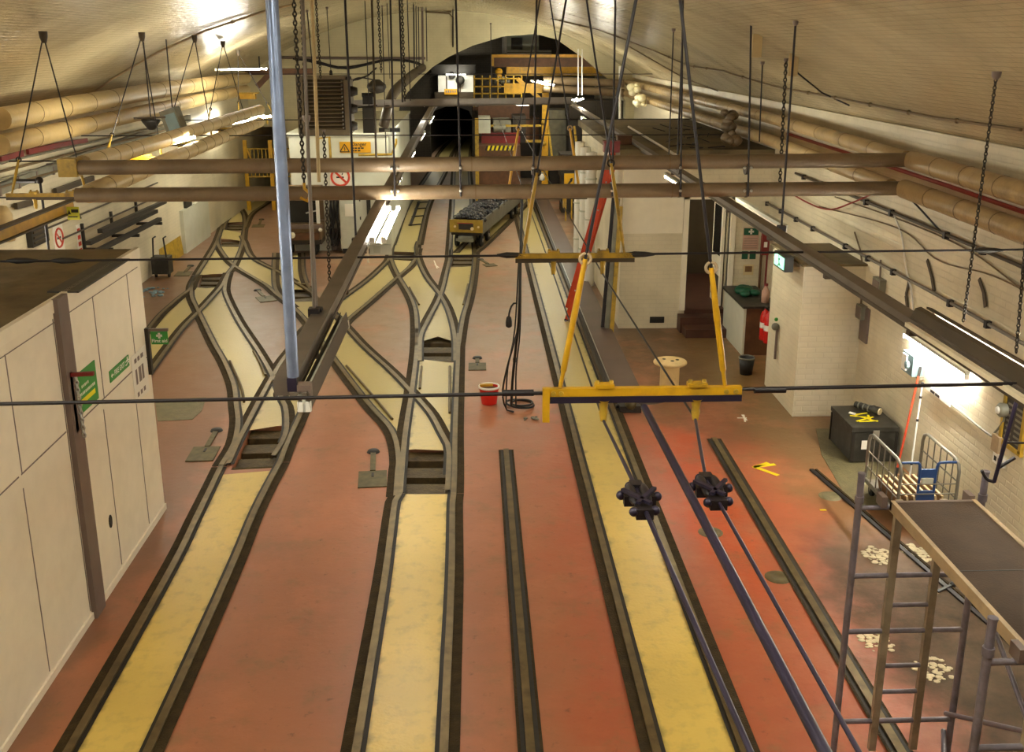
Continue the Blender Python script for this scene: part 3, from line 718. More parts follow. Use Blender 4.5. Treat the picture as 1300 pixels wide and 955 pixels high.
# --- fluorescent battens
def batten(name, p, q, label, lit, tubes=2, reflector=False, w=.16, group=None, far=False):
    p, q = V(p), V(q); t = thing(name, label, 'light fitting', (p+q)/2, group); d, s, u = frame(q-p)
    tm = ('tube_lit_wall' if name == 'wall_light' else 'tube_lit_far' if far else 'tube_lit') if lit else 'tube_off'
    bo = u*(-.05 if (tubes > 1 and not reflector and name == 'twin_tube_light') else 0); MB().bar(p+bo, q+bo, w*.4, .04).build('light_body', 'beam_grey' if name == 'twin_tube_light' else 'cabinet_grey', t)
    if reflector:
        m = MB(); a, b = p, q
        for k in (-1, 1):
            m.prism([a+u*.035+s*k*.02, a+u*.03+s*k*w*.5, a-u*.06+s*k*w*.85, a-u*.06+s*k*w*.88, a+u*.04+s*k*w*.52, a+u*.05+s*k*.02], q-p)
        m.build('reflector', 'beam_dark', t)
    for i in range(tubes):
        o = s*((i-(tubes-1)/2)*w*(.9 if not reflector else .7))+u*(-.045 if reflector else (.0 if tubes > 1 else -.05))
        MB().tube([p+o+d*.03, q+o-d*.03], .019, 10).build('tube', tm, t)
        for e, dd in ((p, d), (q, -d)): MB().obox(e+o+dd*.015, d*.014, s*.024, u*.03).build('tube_holder', 'white', t)
    return t
a, b = Z(497, 316, ZB), Z(521, 268, ZB)
lb = nearL.x+.34
batten('twin_tube_light', V((Z(481, 303, ZB-.02).x-.0, Z(490, 303, ZB).y, ZB-.02)), V((Z(481, 303, ZB-.02).x+.0, Z(490, 262, ZB).y, ZB-.02)), 'glaring twin fluorescent light beside the long left beam, below the cross pipes', True, 2, False, .13)
t = thing('hanging_light_end_box', 'pale cable box at the near end of the glaring twin light', 'box', Z(490, 318, ZB-.06))
c = Z(484, 314, ZB-.05)
MB().box(c+V((-.11, -.09, -.06)), c+V((.11, -.05, .04))).build('box_body', 'cabinet_grey', t)
MB().box(c+V((-.07, -.095, -.04)), c+V((.0, -.088, .03))).build('cover', 'pale_green_paint', t)
MB().bar(c+V((-.13, -.09, .03)), c+V((-.13, -.09, -.14)), .02, .02).build('bracket', 'cream_paint', t)
a, b = Z(432, 404, ZB-.05), Z(389, 508, ZB-.05); xm = (a.x+b.x)/2
batten('hanging_light', V((xm, b.y, ZB-.05)), V((xm+.01, a.y, ZB-.05)), 'dark topped reflector light hanging beside the foot of the blue-grey pole', False, 2, True, .045)
a, b = Z(1176, 398, 3.45), Z(1300, 478, 3.45); xm = (a.x+b.x)/2
batten('hanging_light', V((xm, b.y-.35, 3.45)), V((xm, a.y, 3.45)), 'dark topped reflector light hung on chains above the right beam', True, 2, True, .115)
MB().bar(V((xm-.15, b.y-.35, 3.40)), V((xm-.15, a.y-.1, 3.40)), .035, .03).build('pale_edge_strip', 'tube_off', [o for o in bpy.data.objects if o.get('label') == 'dark topped reflector light hung on chains above the right beam'][0])
# unlit cream batten by the workshop door, far lights, wall light
a, b = Z(938, 252, 3.0), Z(995, 288, 3.0)
batten('hanging_light', V(((a.x+b.x)/2, b.y, 3.0)), V(((a.x+b.x)/2, a.y, 3.0)), 'unlit cream batten light near the top of the workshop doorway', False, 1, False, .16)
a, b = X(1147, 424, 5.42), X(1228, 470, 5.42); zz = (a.z+b.z)/2
batten('wall_light', V((5.43, b.y, zz)), V((5.43, a.y, zz)), 'bright fluorescent tube fixed along the right wall above the broom', True, 1, False, .14)
c = Y(735, 127, 30)
batten('hanging_light', c+V((-.25, -.7, 0)), c+V((.1, .7, 0)), 'lit tube hanging on two white rods over the far right, near the workshop roof', True, 2, False, .2, far=True)
m = MB()
for px in (734, 739): m.tube([Y(px, 121, 30), Y(px, 62, 30)], .018, 6)
single('light_suspension_rods', m, 'white', 'pair of thin white rods carrying the far right light', 'rods')
c = Y(690, 105, 34); batten('hanging_light', c+V((-.35, -.5, .08)), c+V((.3, .8, -.1)), 'distant lit tube above the grey cross girder', True, 2, False, .22, far=True)
c = Y(306, 88, 27); batten('hanging_light', c+V((-.5, -.4, 0)), c+V((.5, .5, 0)), 'distant lit lamp at the far end of the left pipes', True, 2, False, .26)
c = Y(213, 187, 17.5); batten('hanging_light', c+V((-.25, -.8, 0)), c+V((.15, .8, .1)), 'lit fitting tucked between the two left pipes', True, 2, False, .25, far=True)
c = Y(318, 155, 26); batten('hanging_light', c+V((-.45, -.5, 0)), c+V((.3, .7, .1)), 'white fitting half hidden between the left pipes near the pole', True, 2, False, .25, far=True)
batten('added_tunnel_light', V((-1.95, 50.5, 1.9)), V((-1.95, 52.0, 1.9)), 'small added tube light on the left side of the running tunnel', True, 1, far=True)  # lamp added to brighten the tunnel lining and rails
c = Y(578, 100, 46); batten('hanging_light', V((-1.2, 46.5, 4.0)), V((-.3, 46.5, 4.0)), 'far light above the tunnel mouth', True, 2, False, .2, far=True)
# unseen fittings: left pair inferred from the bright vault, the others added for brightness
for (p, q, lb_) in [((-7.2, 8.2, 3.55), (-7.2, 10.0, 3.55), 'wall tube light over the shed roof, beyond the left edge of the view'),
                    ((-7.2, 4.2, 3.55), (-7.2, 6.0, 3.55), 'unseen wall tube light over the shed roof nearest the gallery'),
                    ((5.42, 7.3, 2.8), (5.42, 9.1, 2.8), 'added tube light on the right wall, unseen beyond the right edge of the view'),
                    ((-3.4, 2.6, 5.62), (-3.4, 4.4, 5.62), 'added unseen ceiling reflector light left of the gallery'), ((-.6, 2.6, 5.75), (-.6, 4.4, 5.75), 'added unseen ceiling reflector light over the middle of the gallery'), ((2.2, 2.4, 5.7), (2.2, 4.2, 5.7), 'added unseen ceiling reflector light right of the gallery')]:
    batten('wall_light' if abs(p[0]) > 5 else 'hanging_light', p, q, lb_, True, 1 if abs(p[0]) > 5 else 2, p[2] > 5, .24 if p[2] > 5 else .16, far=p[2] > 5)
# lamps added to brighten the far hall, tucked under beams and behind girders
bxl = -1.19
for y in (15.0, 19.0, 23.5, 28.5):
    batten('added_beam_light', V((bxl, y, ZB-.09)), V((bxl, y+1.7, ZB-.09)), {15.0: 'added lit tube under the left beam just past the cross pipes', 19.0: 'added lit tube under the left beam level with the louvred unit', 23.5: 'added lit tube under the left beam before the plant room', 28.5: 'furthest added lit tube under the left beam'}[y], True, 1, far=True)
    batten('added_beam_light', V((xr, y, ZB-.09)), V((xr, y+1.7, ZB-.09)), {15.0: 'added lit tube under the right beam just past the cross pipes', 19.0: 'added lit tube under the right beam over the workshop corner', 23.5: 'added lit tube under the right beam over the workshop roof', 28.5: 'furthest added lit tube under the right beam'}[y], True, 1, far=True)
batten('added_girder_light', V((-3.0, 26.14, 3.86)), V((-1.2, 26.14, 3.86)), 'added tube light hidden behind the left end of the grey girder', True, 1, far=True)
batten('added_girder_light', V((-.4, 26.14, 3.88)), V((1.4, 26.14, 3.88)), 'added tube light hidden behind the right end of the grey girder', True, 1, far=True)
batten('added_girder_light', V((1.6, 36.75, 4.42)), V((4.2, 36.75, 4.42)), 'added tube light hidden behind the yellow crane girder', True, 1, far=True)
batten('hanging_light', V((-7.3, 30.0, 3.2)), V((-7.3, 31.8, 3.2)), 'added tube light on the left wall near the dark passage', True, 1, far=True)
batten('wall_light', V((-7.4, 12.6, 2.6)), V((-7.4, 14.4, 2.6)), 'unseen tube light on the left wall behind the shed', True, 1)
# --- cross pipes and long pipes
DP = 12.5
def pipe(label, pts, r, m, bands=None, step=1.05, name='lagged_pipe', anchors=None):
    t = thing(name, label, 'pipe', pts[0]); MB().tube(pts, r, 16).build('pipe_body', m, t)
    b = MB(); n = 0
    for i in range(len(pts)-1):
        a, c = V(pts[i]), V(pts[i+1]); L = (c-a).length; k = int(L/step); d = (c-a).normalized()
        for j in range(1, k): e = a+d*(j*step); b.tube([e-d*.008, e+d*.008], r*1.03, 16); n += 1
    if n: b.build('lagging_bands', 'band', t)
    return t
u0, u1 = Y(88, 213, DP), Y(1152, 203, DP); w0, w1 = Y(97, 248, DP), Y(1146, 239, DP)
RP = .088
tu = pipe('upper brown lagged pipe crossing the whole hall', [u0, u1], RP, 'lagging', step=2.4)
tl = pipe('lower brown lagged pipe crossing the whole hall', [w0, w1], RP, 'lagging', step=2.4)
MB().box(u0+V((-.1, -.1, -.1)), u0+V((.12, .1, .11))).build('end_wrap', 'yellow_worn', tu)
pxr = 5.3
pipe('upper cream lagged pipe along the right wall beyond the cross pipe', [u1+V((.03, .1, .0)), V((u1.x-.05, 18, u1.z+.1)), V((u1.x-.1, 35.5, u1.z+.1))], .1, 'lagging_mid')
pipe('lower cream lagged pipe along the right wall beyond the cross pipe', [w1+V((-.1, .12, .0)), V((w1.x-.12, 18, w1.z+.1)), V((w1.x-.2, 35.5, w1.z+.12))], .1, 'lagging_mid')
pipe('upper fat lagged pipe along the right wall nearest the view', [u1+V((.04, -.05, 0)), V((u1.x-.18, 6, u1.z-.02)), V((u1.x-.2, 1, u1.z-.02))], .115, 'lagging_mid', step=.8)
pipe('lower fat lagged pipe along the right wall nearest the view', [w1+V((.0, -.05, 0)), V((w1.x-.02, 6, w1.z-.06)), V((w1.x-.02, 1, w1.z-.06))], .115, 'lagging_mid', step=.8)
pipe('upper cream lagged pipe running away from the left end of the cross pipe', [u0+V((.12, .12, .02)), Y(193, 183, 16.5), Y(330, 139, 25)], .115, 'lagging_pale', step=.7)
pipe('lower cream lagged pipe running away from the left end of the cross pipe', [w0+V((.1, .12, .0)), Y(218, 201, 16.4), Y(330, 155, 25)], .115, 'lagging_pale', step=.7)
pipe('upper fat white pipe high along the left wall', [X(0, 151, -6.95), X(180, 118, -6.95), X(312, 99, -6.95)], .17, 'lagging_pale', step=1.2)
pipe('lower fat white pipe high along the left wall', [X(0, 184, -6.9), X(180, 143, -6.9), X(312, 114, -6.9)], .15, 'lagging_pale', step=1.2)
pipe('upper far cross pipe below the yellow girder', [Y(690, 102, 35), Y(792, 106, 35)], .13, 'lagging', step=3)
pipe('lower far cross pipe below the yellow girder', [Y(690, 112, 35), Y(792, 118, 35)], .13, 'lagging', step=3)
pipe('thin white pipe dropping beside the far end of the right pipes', [Y(787, 84, 34), Y(787, 150, 34), Y(784, 157, 34), Y(772, 158, 34)], .04, 'white', step=9, name='conduit_pipe')
# pipe hangers with steel straps
def hanger(px, lab, lo=True, up=0, dbl=False):
    t = thing('pipe_hanger', lab, 'pipe hanger', Y(px, 240, DP))
    p = Y(px, 205, DP); top = extend_up(Y(px-6 if px < 650 else px+5, up, DP), p)
    MB().tube([top, Y(px, 248, DP)+V((0, -.1, 0)) if lo else p+V((0, -.1, 0))], .012, 6).build('rod_body', 'cable_dark', t)
    for py in (212, 241) if lo else (212,):
        c = Y(px, py, DP); 
        MB().tube([c+V((-.014, 0, 0)), c+V((.014, 0, 0))], RP*1.08, 16).build('strap', 'beam_dark', t)
        m = MB()
        for s_ in ((-.04, .04) if dbl else (0,)): m.ball(c+V((s_, -RP*1.1, .0)), .02, 8, 6)
        m.build('bolt', 'bright_steel', t)
for px, lab, dbl in [(502, 'pipe hanger with two bright bolts above the twin tube light', True), (585, 'pipe hanger with a bright bolt in front of the tunnel mouth', False), (676, 'pipe hanger with a bright bolt beside the yellow crane post', False),
                 (776, 'pipe hanger in front of the orange ladder', False), (862, 'pipe hanger over the workshop wall board', False), (947, 'pipe hanger with paired clamps right of the workshop doorway', True)]:
    hanger(px, lab, True, 0 if px < 900 else 70, dbl)
# --- runway spreaders: yellow bars hung on V slings, with cross wires
def spreader_parts(t, c, near=True):
    L = .555
    MB().box(c+V((-L, -.02, -.028)), c+V((L, .02, .026))).build('bar', 'yellow' if near else 'yellow_worn', t)
    MB().box(c+V((-L, -.026, -.058)), c+V((L, .03, -.02))).build('lower_flange', 'cable_violet' if near else 'beam_dark', t)
    for sx in (-.23, .30) if near else (-.2, .26):
        MB().box(c+V((sx-.055, -.03, .028)), c+V((sx+.055, .03, .05))).build('saddle', 'yellow' if near else 'yellow_worn', t)
        m = MB()
        for k in (-.04, .04): m.cyl(c+V((sx+k, 0, .05)), c+V((sx+k, 0, .068)), .014, .012, 6)
        m.build('saddle_nut', 'yellow_worn', t)
        MB().lathe(c+V((sx, 0, -.045)), [(.04, 0), (.028, -.02), (.022, -.06), (.026, -.08), (.018, -.13)], 12).build('insulator_peg', 'yellow_worn', t)
    m = MB()
    for k in (-.52, -.475, .465, .52): m.cyl(c+V((k, -.02, 0)), c+V((k, -.03, 0)), .015, .013, 10)
    m.build('bolt', 'yellow_worn', t)
def sling(t, c, apex, kL, kR, ysplit=.45, hook='yellow_worn'):
    for sx, k in ((-.48, kL), (.46, kR)):
        e = c+V((sx, 0, .028)); h = e.lerp(apex, k)
        MB().tube([e, e.lerp(h, .12), e.lerp(h, .14), e.lerp(h, .55), e.lerp(h, .57), h], .012, 8, True, [.012, .012, .018, .018, .02, .014]).build('turnbuckle_rod', hook, t)
        MB().ring(h, .03, .009, V((0, 1, 0)), 14, 6).build('eye', 'timber_edge' if hook == 'yellow' else 'chain', t)
        MB().tube([h, apex], .009, 8).build('sling_wire', 'cable_dark', t)
c1 = Z(818, 497, ZH); c2 = Z(730, 325, ZH)
xs = .92
t = thing('hoist_spreader', 'nearest bright yellow spreader bar hanging in the right foreground', 'spreader bar', c1)
spreader_parts(t, c1); sling(t, c1, V((.95, c1.y, vz(.95))), .27, .25, hook='yellow')
e = c1+V((-.56, -.01, 0)); MB().box(e+V((-.02, -.02, -.17)), e+V((.02, .02, .03))).build('hanging_tab', 'yellow', t)
m = MB().prism([c1+V((-.1+.26*i/8, -.02, -.045-.03*math.sin(math.pi*i/8))) for i in range(9)], (0, .04, 0)); m.build('belly_plate', 'beam_grey', t)
t = thing('hoist_spreader', 'dull yellow spreader bar hanging in front of the orange ladder', 'spreader bar', c2)
spreader_parts(t, c2, False); sling(t, c2, V((.9, c2.y, vz(.9))), .27, .3)
c3 = V((.92, 13.35, ZH)); t = thing('hoist_spreader', 'spreader bar hidden behind the lower cross pipe, its yellow rods showing above', 'spreader bar', c3)
spreader_parts(t, c3, False); sling(t, c3, V((.9, c3.y, vz(.9))), .3, .3, hook='yellow')
# left row
for i, (ap_, y, lb_) in enumerate([((55, 45), 13.4, 'yellow spreader bar at the left edge, its V sling nearest on the vault'), ((180, 45), 17.0, 'yellow spreader bar on the second V sling of the left row'),
                                    ((247, 48), 20.6, 'spreader bar on the third V sling of the left row'), ((283, 55), 24.2, 'spreader bar on the fourth V sling of the left row'), ((302, 66), 27.8, 'spreader bar on the furthest V sling of the left row')]):
    ap = Y(ap_[0], ap_[1], y); c = V((ap.x-.05+.0, y, ZH+.02))
    c.x = Y(64, 250, 13.4).x if i == 0 else Y(64, 250, 13.4).x-.06*i+.0
    t = thing('hoist_spreader', lb_, 'spreader bar', c); spreader_parts(t, c, False); sling(t, c, ap, .22, .2)
    MB().lathe(ap, [(.055, .05), (.05, -.02), (.03, -.09)], 10).build('ceiling_anchor', 'beam_dark', t)
# horizontal cross wires
def cross(label, a, b, y, r=.011, yb=None):
    p, q = Y(a[0], a[1], y), Y(b[0], b[1], yb or y); d = (q-p)/(q.x-p.x)
    l, rr = p+d*(XL-p.x), p+d*(XR-p.x)
    t = thing('cross_wire', label, 'wire', p.lerp(q, .5)); MB().tube([l, rr], r, 6).build('wire_body', 'cable_dark', t)
    return t, l, rr
tw, l, rr = cross('nearest black wire stretched right across the view at the near spreader bar', (0, 513), (1300, 487), c1.y)
for k in (-.72, .72): 
    e = V((c1.x+k, c1.y, c1.z)); MB().tube([e-V((.09, 0, 0)), e+V((.09, 0, 0))], .02, 8).build('strain_clamp', 'cable_dark', tw)
tw, l, rr = cross('black wire stretched across the view at the dull yellow spreader bar', (0, 332), (1300, 317), c2.y)
for px, py in ((28, 331), (85, 331), (650, 324), (812, 323), (1255, 318)):
    e = Y(px, py, c2.y); MB().tube([e-V((.14, 0, 0)), e-V((.05, 0, 0)), e+V((.05, 0, 0)), e+V((.14, 0, 0))], .03, 8, True, [.012, .03, .026, .012]).build('strain_clamp', 'black', tw)
for y, a, b, lab in [(13.4, (0, 251), (1300, 240), 'black wire behind the cross pipes'), (20.6, (380, 172), (930, 171), 'thin wire across the hall at the height of the danger sign'), (24.2, (480, 152), (900, 151), 'thin wire across the hall just under the grey girder'),
                     (31, (440, 94), (560, 94), 'thin wire across the end wall above the louvred unit'), (17.0, (0, 205), (1300, 196), 'thin wire skirting the upper cross pipe')]:
    cross(lab, a, b, y, .012)
# --- longitudinal conductor cables with strain blocks
def strain_block(name, c, lab):
    t = thing(name, lab, 'clamp block', c)
    m = MB()
    for k in (-.032, .032): m.ball(c+V((k, .03, .005)), .036, 12, 8, (.72, 3.4, .75))
    m.build('insulator_body', 'cable_dark', t)
    m = MB().bar(c+V((-.04, -.13, -.01)), c+V((.04, -.13, -.01)), .07, .05).bar(c+V((-.075, .0, -.01)), c+V((.075, .0, -.01)), .045, .05).bar(c+V((-.03, .12, 0)), c+V((.03, .12, 0)), .06, .05); m.build('clamp_bars', 'cable_dark', t)
    for sx, sy in ((-.085, .03), (.085, .01), (-.05, -.15), (.05, -.14), (-.03, .13)): MB().ball(c+V((sx, sy, .0)), .023, 10, 7).build('bolt_head', 'cable_violet', t)
    MB().bar(c+V((-.08, .02, .035)), c+V((.03, -.14, .035)), .02, .014).bar(c+V((.075, .03, .035)), c+V((-.03, -.13, .035)), .02, .014).build('cross_links', 'cable_violet', t)
def cable(label, pts, r, m='cable_violet', rads=None):
    t = thing('overhead_cable', label, 'cable', pts[0]); MB().tube(pts, r, 10, True, rads).build('cable_body', m, t); return t
zc = ZH-.16
bA, bB = Z(812, 632, zc), Z(903, 621, zc)
strain_block('strain_block', bA, 'knobbly dark strain block over the right yellow strip'); strain_block('strain_block', bB, 'knobbly dark strain block over the bright red floor')
pA = c1+V((-.23, 0, -.17)); pB = c1+V((.30, 0, -.17)); pM = Z(818, 517, ZH-.08)
eA, eM, eB = Z(915, 868, zc), Z(1000, 865, ZH-.12), Z(1040, 865, zc)
ext = lambda p, q: q+(q-p).normalized()*2.2
cable('dark cable through the strain block over the yellow strip towards the view', [pA, bA+V((0, .12, 0)), bA, eA, ext(bA, eA)], .012, rads=[.008, .011, .011, .011, .011])
cable('thick violet-grey cable down the right foreground between the two strain blocks', [pM, Z(830, 540, ZH-.1), eM, ext(pM, eM)], .021)
cable('thin dark cable through the strain block over the red floor', [pB, bB+V((0, .12, 0)), bB, eB, ext(bB, eB)], .009)
cable('thin dark wire running away from the near spreader along the left of the steel slab', [pA, c2+V((-.2, 0, -.17)), c3+V((-.2, 0, -.17)), V((c3.x-.2, 30, ZH-.17))], .007, 'cable_dark')
cable('thin dark wire running away from the near spreader along the right of the steel slab', [pB, c2+V((.26, 0, -.17)), c3+V((.26, 0, -.17)), V((c3.x+.26, 30, ZH-.17))], .007, 'cable_dark')
# --- vertical rods, chains and cables hanging in the middle
hang('cable', (384, 0), (399, 396), 7.3, 'dark doubled rod just right of the blue-grey pole', .013, end='clamp', m='beam_grey')
hang('rod', (389, 150), (402, 396), 7.35, 'thin grey rod right of the blue-grey pole, ending on the dark reflector light', .011, end='clamp', m='beam_grey')
hang('chain', (373, 0), (386, 232), 9.0, 'dark chain with a yellow hook close to the blue-grey pole', .007, end='hook')
hang('cable', (396, 0), (405, 231), 10.5, 'beige cord hanging in front of the louvred unit', .018, m='rope_beige')
hang('chain', (382, 0), (386, 99), 19.8, 'left chain carrying the louvred unit', .009)
hang('chain', (401, 0), (407, 99), 19.8, 'right chain carrying the louvred unit', .009)
hang('chain', (411, 166), (419, 372), 17.5, 'hoist chain dangling below the louvred unit', .011, end='weight')
hang('rod', (390, 14), (397, 90), 21, 'thin rod above the louvred unit', .01)
hang('cable', (415, 10), (420, 90), 22, 'thin cord with a dark weight above the right side of the louvred unit', .008, end='weight')
hang('rod', (438, 0), (452, 306), 10.4, 'long rod right of the louvred unit, ending on the left beam', .012, end='clamp')
hang('rod', (472, 0), (478, 212), 21, 'brownish rod down past the wall lamp', .022, m='beam_dark')
hang('chain', (480, 0), (484, 92), 25, 'thin chain right of the wall lamp', .012)
hang('cable', (485, 8), (490, 195), 26, 'thin cable above the white plant room front', .012)
hang('cable', (491, 0), (495, 100), 28, 'very thin pale cable left of the paired pipe hanger', .01)
hang('rod', (507, 0), (511, 130), 24, 'dark rod ending at the left end of the grey girder', .02)
hang('chain', (510, 0), (514, 128), 24.5, 'chain beside the dark rod over the girder end', .013)
hang('cable', (517, 0), (521, 128), 25, 'single thin cable a little right of the girder chain', .012)
hang('rod', (525, 0), (526, 86), 30, 'left rod of the close bundle on the end wall', .02)
hang('cable', (528, 0), (529, 88), 31, 'middle cable of the close bundle on the end wall', .014)
hang('cable', (531, 0), (532, 84), 32, 'right cable of the close bundle on the end wall', .014)
hang('rod', (536, 9), (537, 82), 33, 'pale rod on the end wall where the arch begins', .035, m='post_brown')
hang('cable', (541, 9), (542, 78), 33, 'thin cable over the left shoulder of the arch', .014)
hang('rod', (575, 8), (575, 60), 34, 'rod down the end wall above the arch shoulder', .02)
hang('rod', (623, 30), (624, 130), 31, 'thin rod in the opening left of the yellow gantry', .012)
hang('rod', (855, 38), (849, 200), 15, 'thin rod high right, left of the pair over the workshop roof', .009)
hang('rod', (866, 56), (860, 205), 15.4, 'right hand one of the two thin rods over the workshop roof', .014)
hang('rod', (1010, 29), (992, 290), 10.6, 'long rod from the right vault to the right beam', .012, end='clamp')
hang('chain', (998, 76), (990, 235), 13.4, 'thin chain beside the long rod on the right vault', .009)
hang('rod', (968, 80), (964, 180), 14.2, 'short rod below the pale plate on the right vault', .01)
hang('chain', (1265, 95), (1223, 408), Z(1223, 412, 3.5).y, 'chain in the upper right corner, left of the other light chain', .0045)
hang('chain', (1313, 180), (1290, 448), Z(1290, 452, 3.5).y, 'chain at the right edge carrying the reflector light', .0045)
# shackles on sling wires etc: small pale plates on the vault
for px, py, y, lab in [(961, 58, 13.0, 'pale plate on the right vault above the paired pipe clamps'), (1007, 82, 13.2, 'pale plate on the right vault beside the long rod')]:
    p = Y(px, py, y); single('ceiling_plate', MB().box(p+V((-.06, -.012, -.14)), p+V((.06, .012, .14))).cyl(p+V((0, 0, .14)), V((p.x, p.y, vz(p.x))), .012, seg=8), 'rope_beige', lab, 'plate')
# --- conduits on the vault
def vconduit(label, pix, r=.014, m='band'):
    pts = []
    for px, py in pix:                       # where that sight line meets the vault
        d = ray(px, py); lo = None
        for i in range(20, 900):
            q = CAMP+d*(i*.05)
            if (q.z >= vz(q.x) if abs(q.x-XC) < 6.6 else True): lo = q; break
        a = math.atan2(lo.x-XC, lo.z-ZC); pts.append(vpt(max(-AV, min(AV, a)), min(lo.y, YE-.1), .03))
    t = thing('ceiling_conduit', label, 'conduit', pts[0]); MB().tube(pts, r, 8).build('conduit_body', m, t)
    b = MB()
    for i in range(len(pts)-1):
        L = (pts[i+1]-pts[i]).length
        for j in range(int(L/1.1)): e = pts[i].lerp(pts[i+1], (j+.5)*1.1/L); b.ball(e, r*1.9, 8, 5)
    if b.v: b.build('saddle_clips', m, t)
vconduit('pipe conduit arching over the upper left of the vault', [(105, 126), (140, 99), (200, 64), (260, 37), (336, 12), (375, 3)], .022, 'timber_edge')
vconduit('dark conduit line along the right side of the vault', [(930, 92), (985, 108), (1085, 126), (1190, 146), (1300, 160)], .016, 'band')
vconduit('conduit climbing the vault right of the arch', [(700, 22), (760, 36), (830, 62), (875, 82), (920, 88), (930, 92)], .016, 'band')
vconduit('second conduit climbing the vault right of the arch', [(800, 58), (870, 98), (925, 130)], .014, 'band')
vconduit('short slanting conduit on the right vault', [(1014, 90), (1045, 115), (1080, 131)], .012, 'cable_dark')
m = [X(-40, 112, XL+.14), X(90, 99, XL+.14), X(200, 85, XL+.14), X(327, 67, XL+.14)]
t = thing('wall_conduit', 'dark cable run along the left ledge under the vault', 'conduit', m[0]); MB().tube(m, .022, 8).build('conduit_body', 'cable_dark', t)
# conduit arch and cable loops on the end wall
ye = YE-.04
def wallrun(label, pix, r, m='cable_dark', y=ye, name='wall_cable', sm=True, cat='cable'):
    P = [Y(px, py, y) for px, py in pix]; P = smooth(P, .3) if sm else P
    return single(name, MB().tube(P, r, 6), m, label, cat)
wallrun('double conduit arching over the end wall', [(342, 55), (370, 40), (430, 24), (480, 15), (530, 11), (560, 12), (573, 15)], .035, 'band')
wallrun('black cable looping along the end wall', [(372, 74), (400, 78), (430, 86), (460, 83), (490, 76), (515, 77), (530, 80), (540, 86)], .05)
wallrun('slack thin cable under the looping black cable', [(385, 76), (420, 84), (445, 87), (475, 78)], .035)
wallrun('thin cable drooping towards the dark wall lamp', [(440, 103), (458, 100), (470, 94), (478, 86)], .03)
wallrun('cable tray line along the end wall', [(352, 73), (450, 74), (540, 74)], .05, 'post_brown', sm=False)
wallrun('thin conduit dropping from the arch top to the opening', [(540, 15), (570, 17), (575, 22), (575, 58)], .03, 'band', sm=False)
# --- cross girder in front of the arch, yellow runway beam on the left
p, q = Y(438, 132, 26), Y(726, 128, 26)
t = thing('cross_girder', 'pale grey girder crossing in front of the arched opening', 'girder', p)
MB().bar(p, q, .02, .15).build('web', 'girder_grey', t); MB().bar(p+V((0, 0, .08)), q+V((0, 0, .08)), .14, .018).build('top_flange', 'girder_grey', t); MB().bar(p-V((0, 0, .08)), q-V((0, 0, .08)), .14, .018).build('bottom_flange', 'beam_grey', t)
e = Y(92, 261, 13.2); s0 = V((e.x, 8.0, e.z))
t = thing('runway_beam', 'yellow runway beam with dark flanges at the left edge of the view', 'beam', s0)
MB().bar(s0, e, .03, .12).build('web', 'yellow', t); MB().bar(s0+V((0, 0, .07)), e+V((0, .02, .07)), .11, .018).build('top_flange', 'beam_dark', t); MB().bar(s0-V((0, 0, .07)), e+V((0, .02, -.07)), .11, .018).build('bottom_flange', 'beam_dark', t)
MB().bar(e+V((.02, .05, -.05)), e+V((.06, .05, -.18)), .03, .03).build('end_stop', 'beam_dark', t)
c = Y(93, 272, 12.9)
t = thing('warning_sign', 'small lime yellow warning sign hanging under the yellow runway beam', 'sign', c)
MB().box(c+V((-.075, 0, -.07)), c+V((.075, .008, .09))).build('sign_board', 'sign_lime', t)
m = MB().box(c+V((-.02, -.004, .02)), c+V((.065, 0, .06))).box(c+V((-.065, -.004, -.04)), c+V((.05, 0, -.025))); m.poly([c+V((-.065, -.004, .0)), c+V((-.025, -.004, .0)), c+V((-.045, -.004, .06))]); m.build('sign_print', 'ink_black', t)
# ball-ended arm on the left wall, near the spreader
t = thing('wall_arm_lamp', 'dark arm with a ball joint and a long drop rod at the left edge', 'arm', Y(50, 225, 14))
MB().tube([Y(18, 230, 14.2), Y(46, 230, 14)], .03, 8).build('arm', 'cable_dark', t); MB().ball(Y(50, 229, 14), .05).build('ball_joint', 'cable_dark', t); MB().tube([Y(51, 232, 14), Y(62, 318, 14)], .018, 8).build('drop_rod', 'cable_dark', t)
# ================================================================== THINGS ON FLOOR AND WALLS
EX, EYv, EZ = V((1, 0, 0)), V((0, 1, 0)), V((0, 0, 1))
# ---- shed front: post, panel joints, pull, signs
sx = SX+.002
a, b = X(66, 388, SX), X(76, 384, SX)
single('shed_post', MB().box((SX, a.y, 0), (SX+.05, b.y+.06, SZ+.02)), 'post_brown', 'tall purple-brown steel post on the shed front', 'post')
jm = MB()
def jv(px, py, z0, z1): y = X(px, py, SX).y; jm.box((SX, y-.006, z0), (SX+.004, y+.006, z1))
zl = X(110, 527, SX).z; zn = X(60, 571, SX).z
yp = a.y
jv(128, 470, zl, SZ-.18); jv(136, 560, .1, zl-.1); jv(166, 400, zl, SZ-.18); jv(178, 560, .1, zl-.1)
y2 = X(12, 500, SX).y
jv(16, 520, zn, SZ-.18); jv(35, 660, .1, zn-.12); jv(64, 385, .1, SZ-.15); jv(120, 790, .1, .11)
jm.box((SX, y2, zn-.006), (SX+.004, a.y-.05, zn+.006)).box((SX, b.y+.1, zl-.006), (SX+.004, SY1-.02, zl+.006))
jm.box((SX, .6, zn-.006), (SX+.004, y2-.05, zn+.006)).box((SX, .6, SZ-.19), (SX+.004, SY1-.1, SZ-.182))
single('panel_joints', jm, 'ink_grey', 'thin dark joints between the cream panels of the shed', 'panel joints', kind='structure')
c = X(140, 662, SX)
t = thing('flush_pull', 'small dark oval finger pull on the cream shed panels', 'door pull', c)
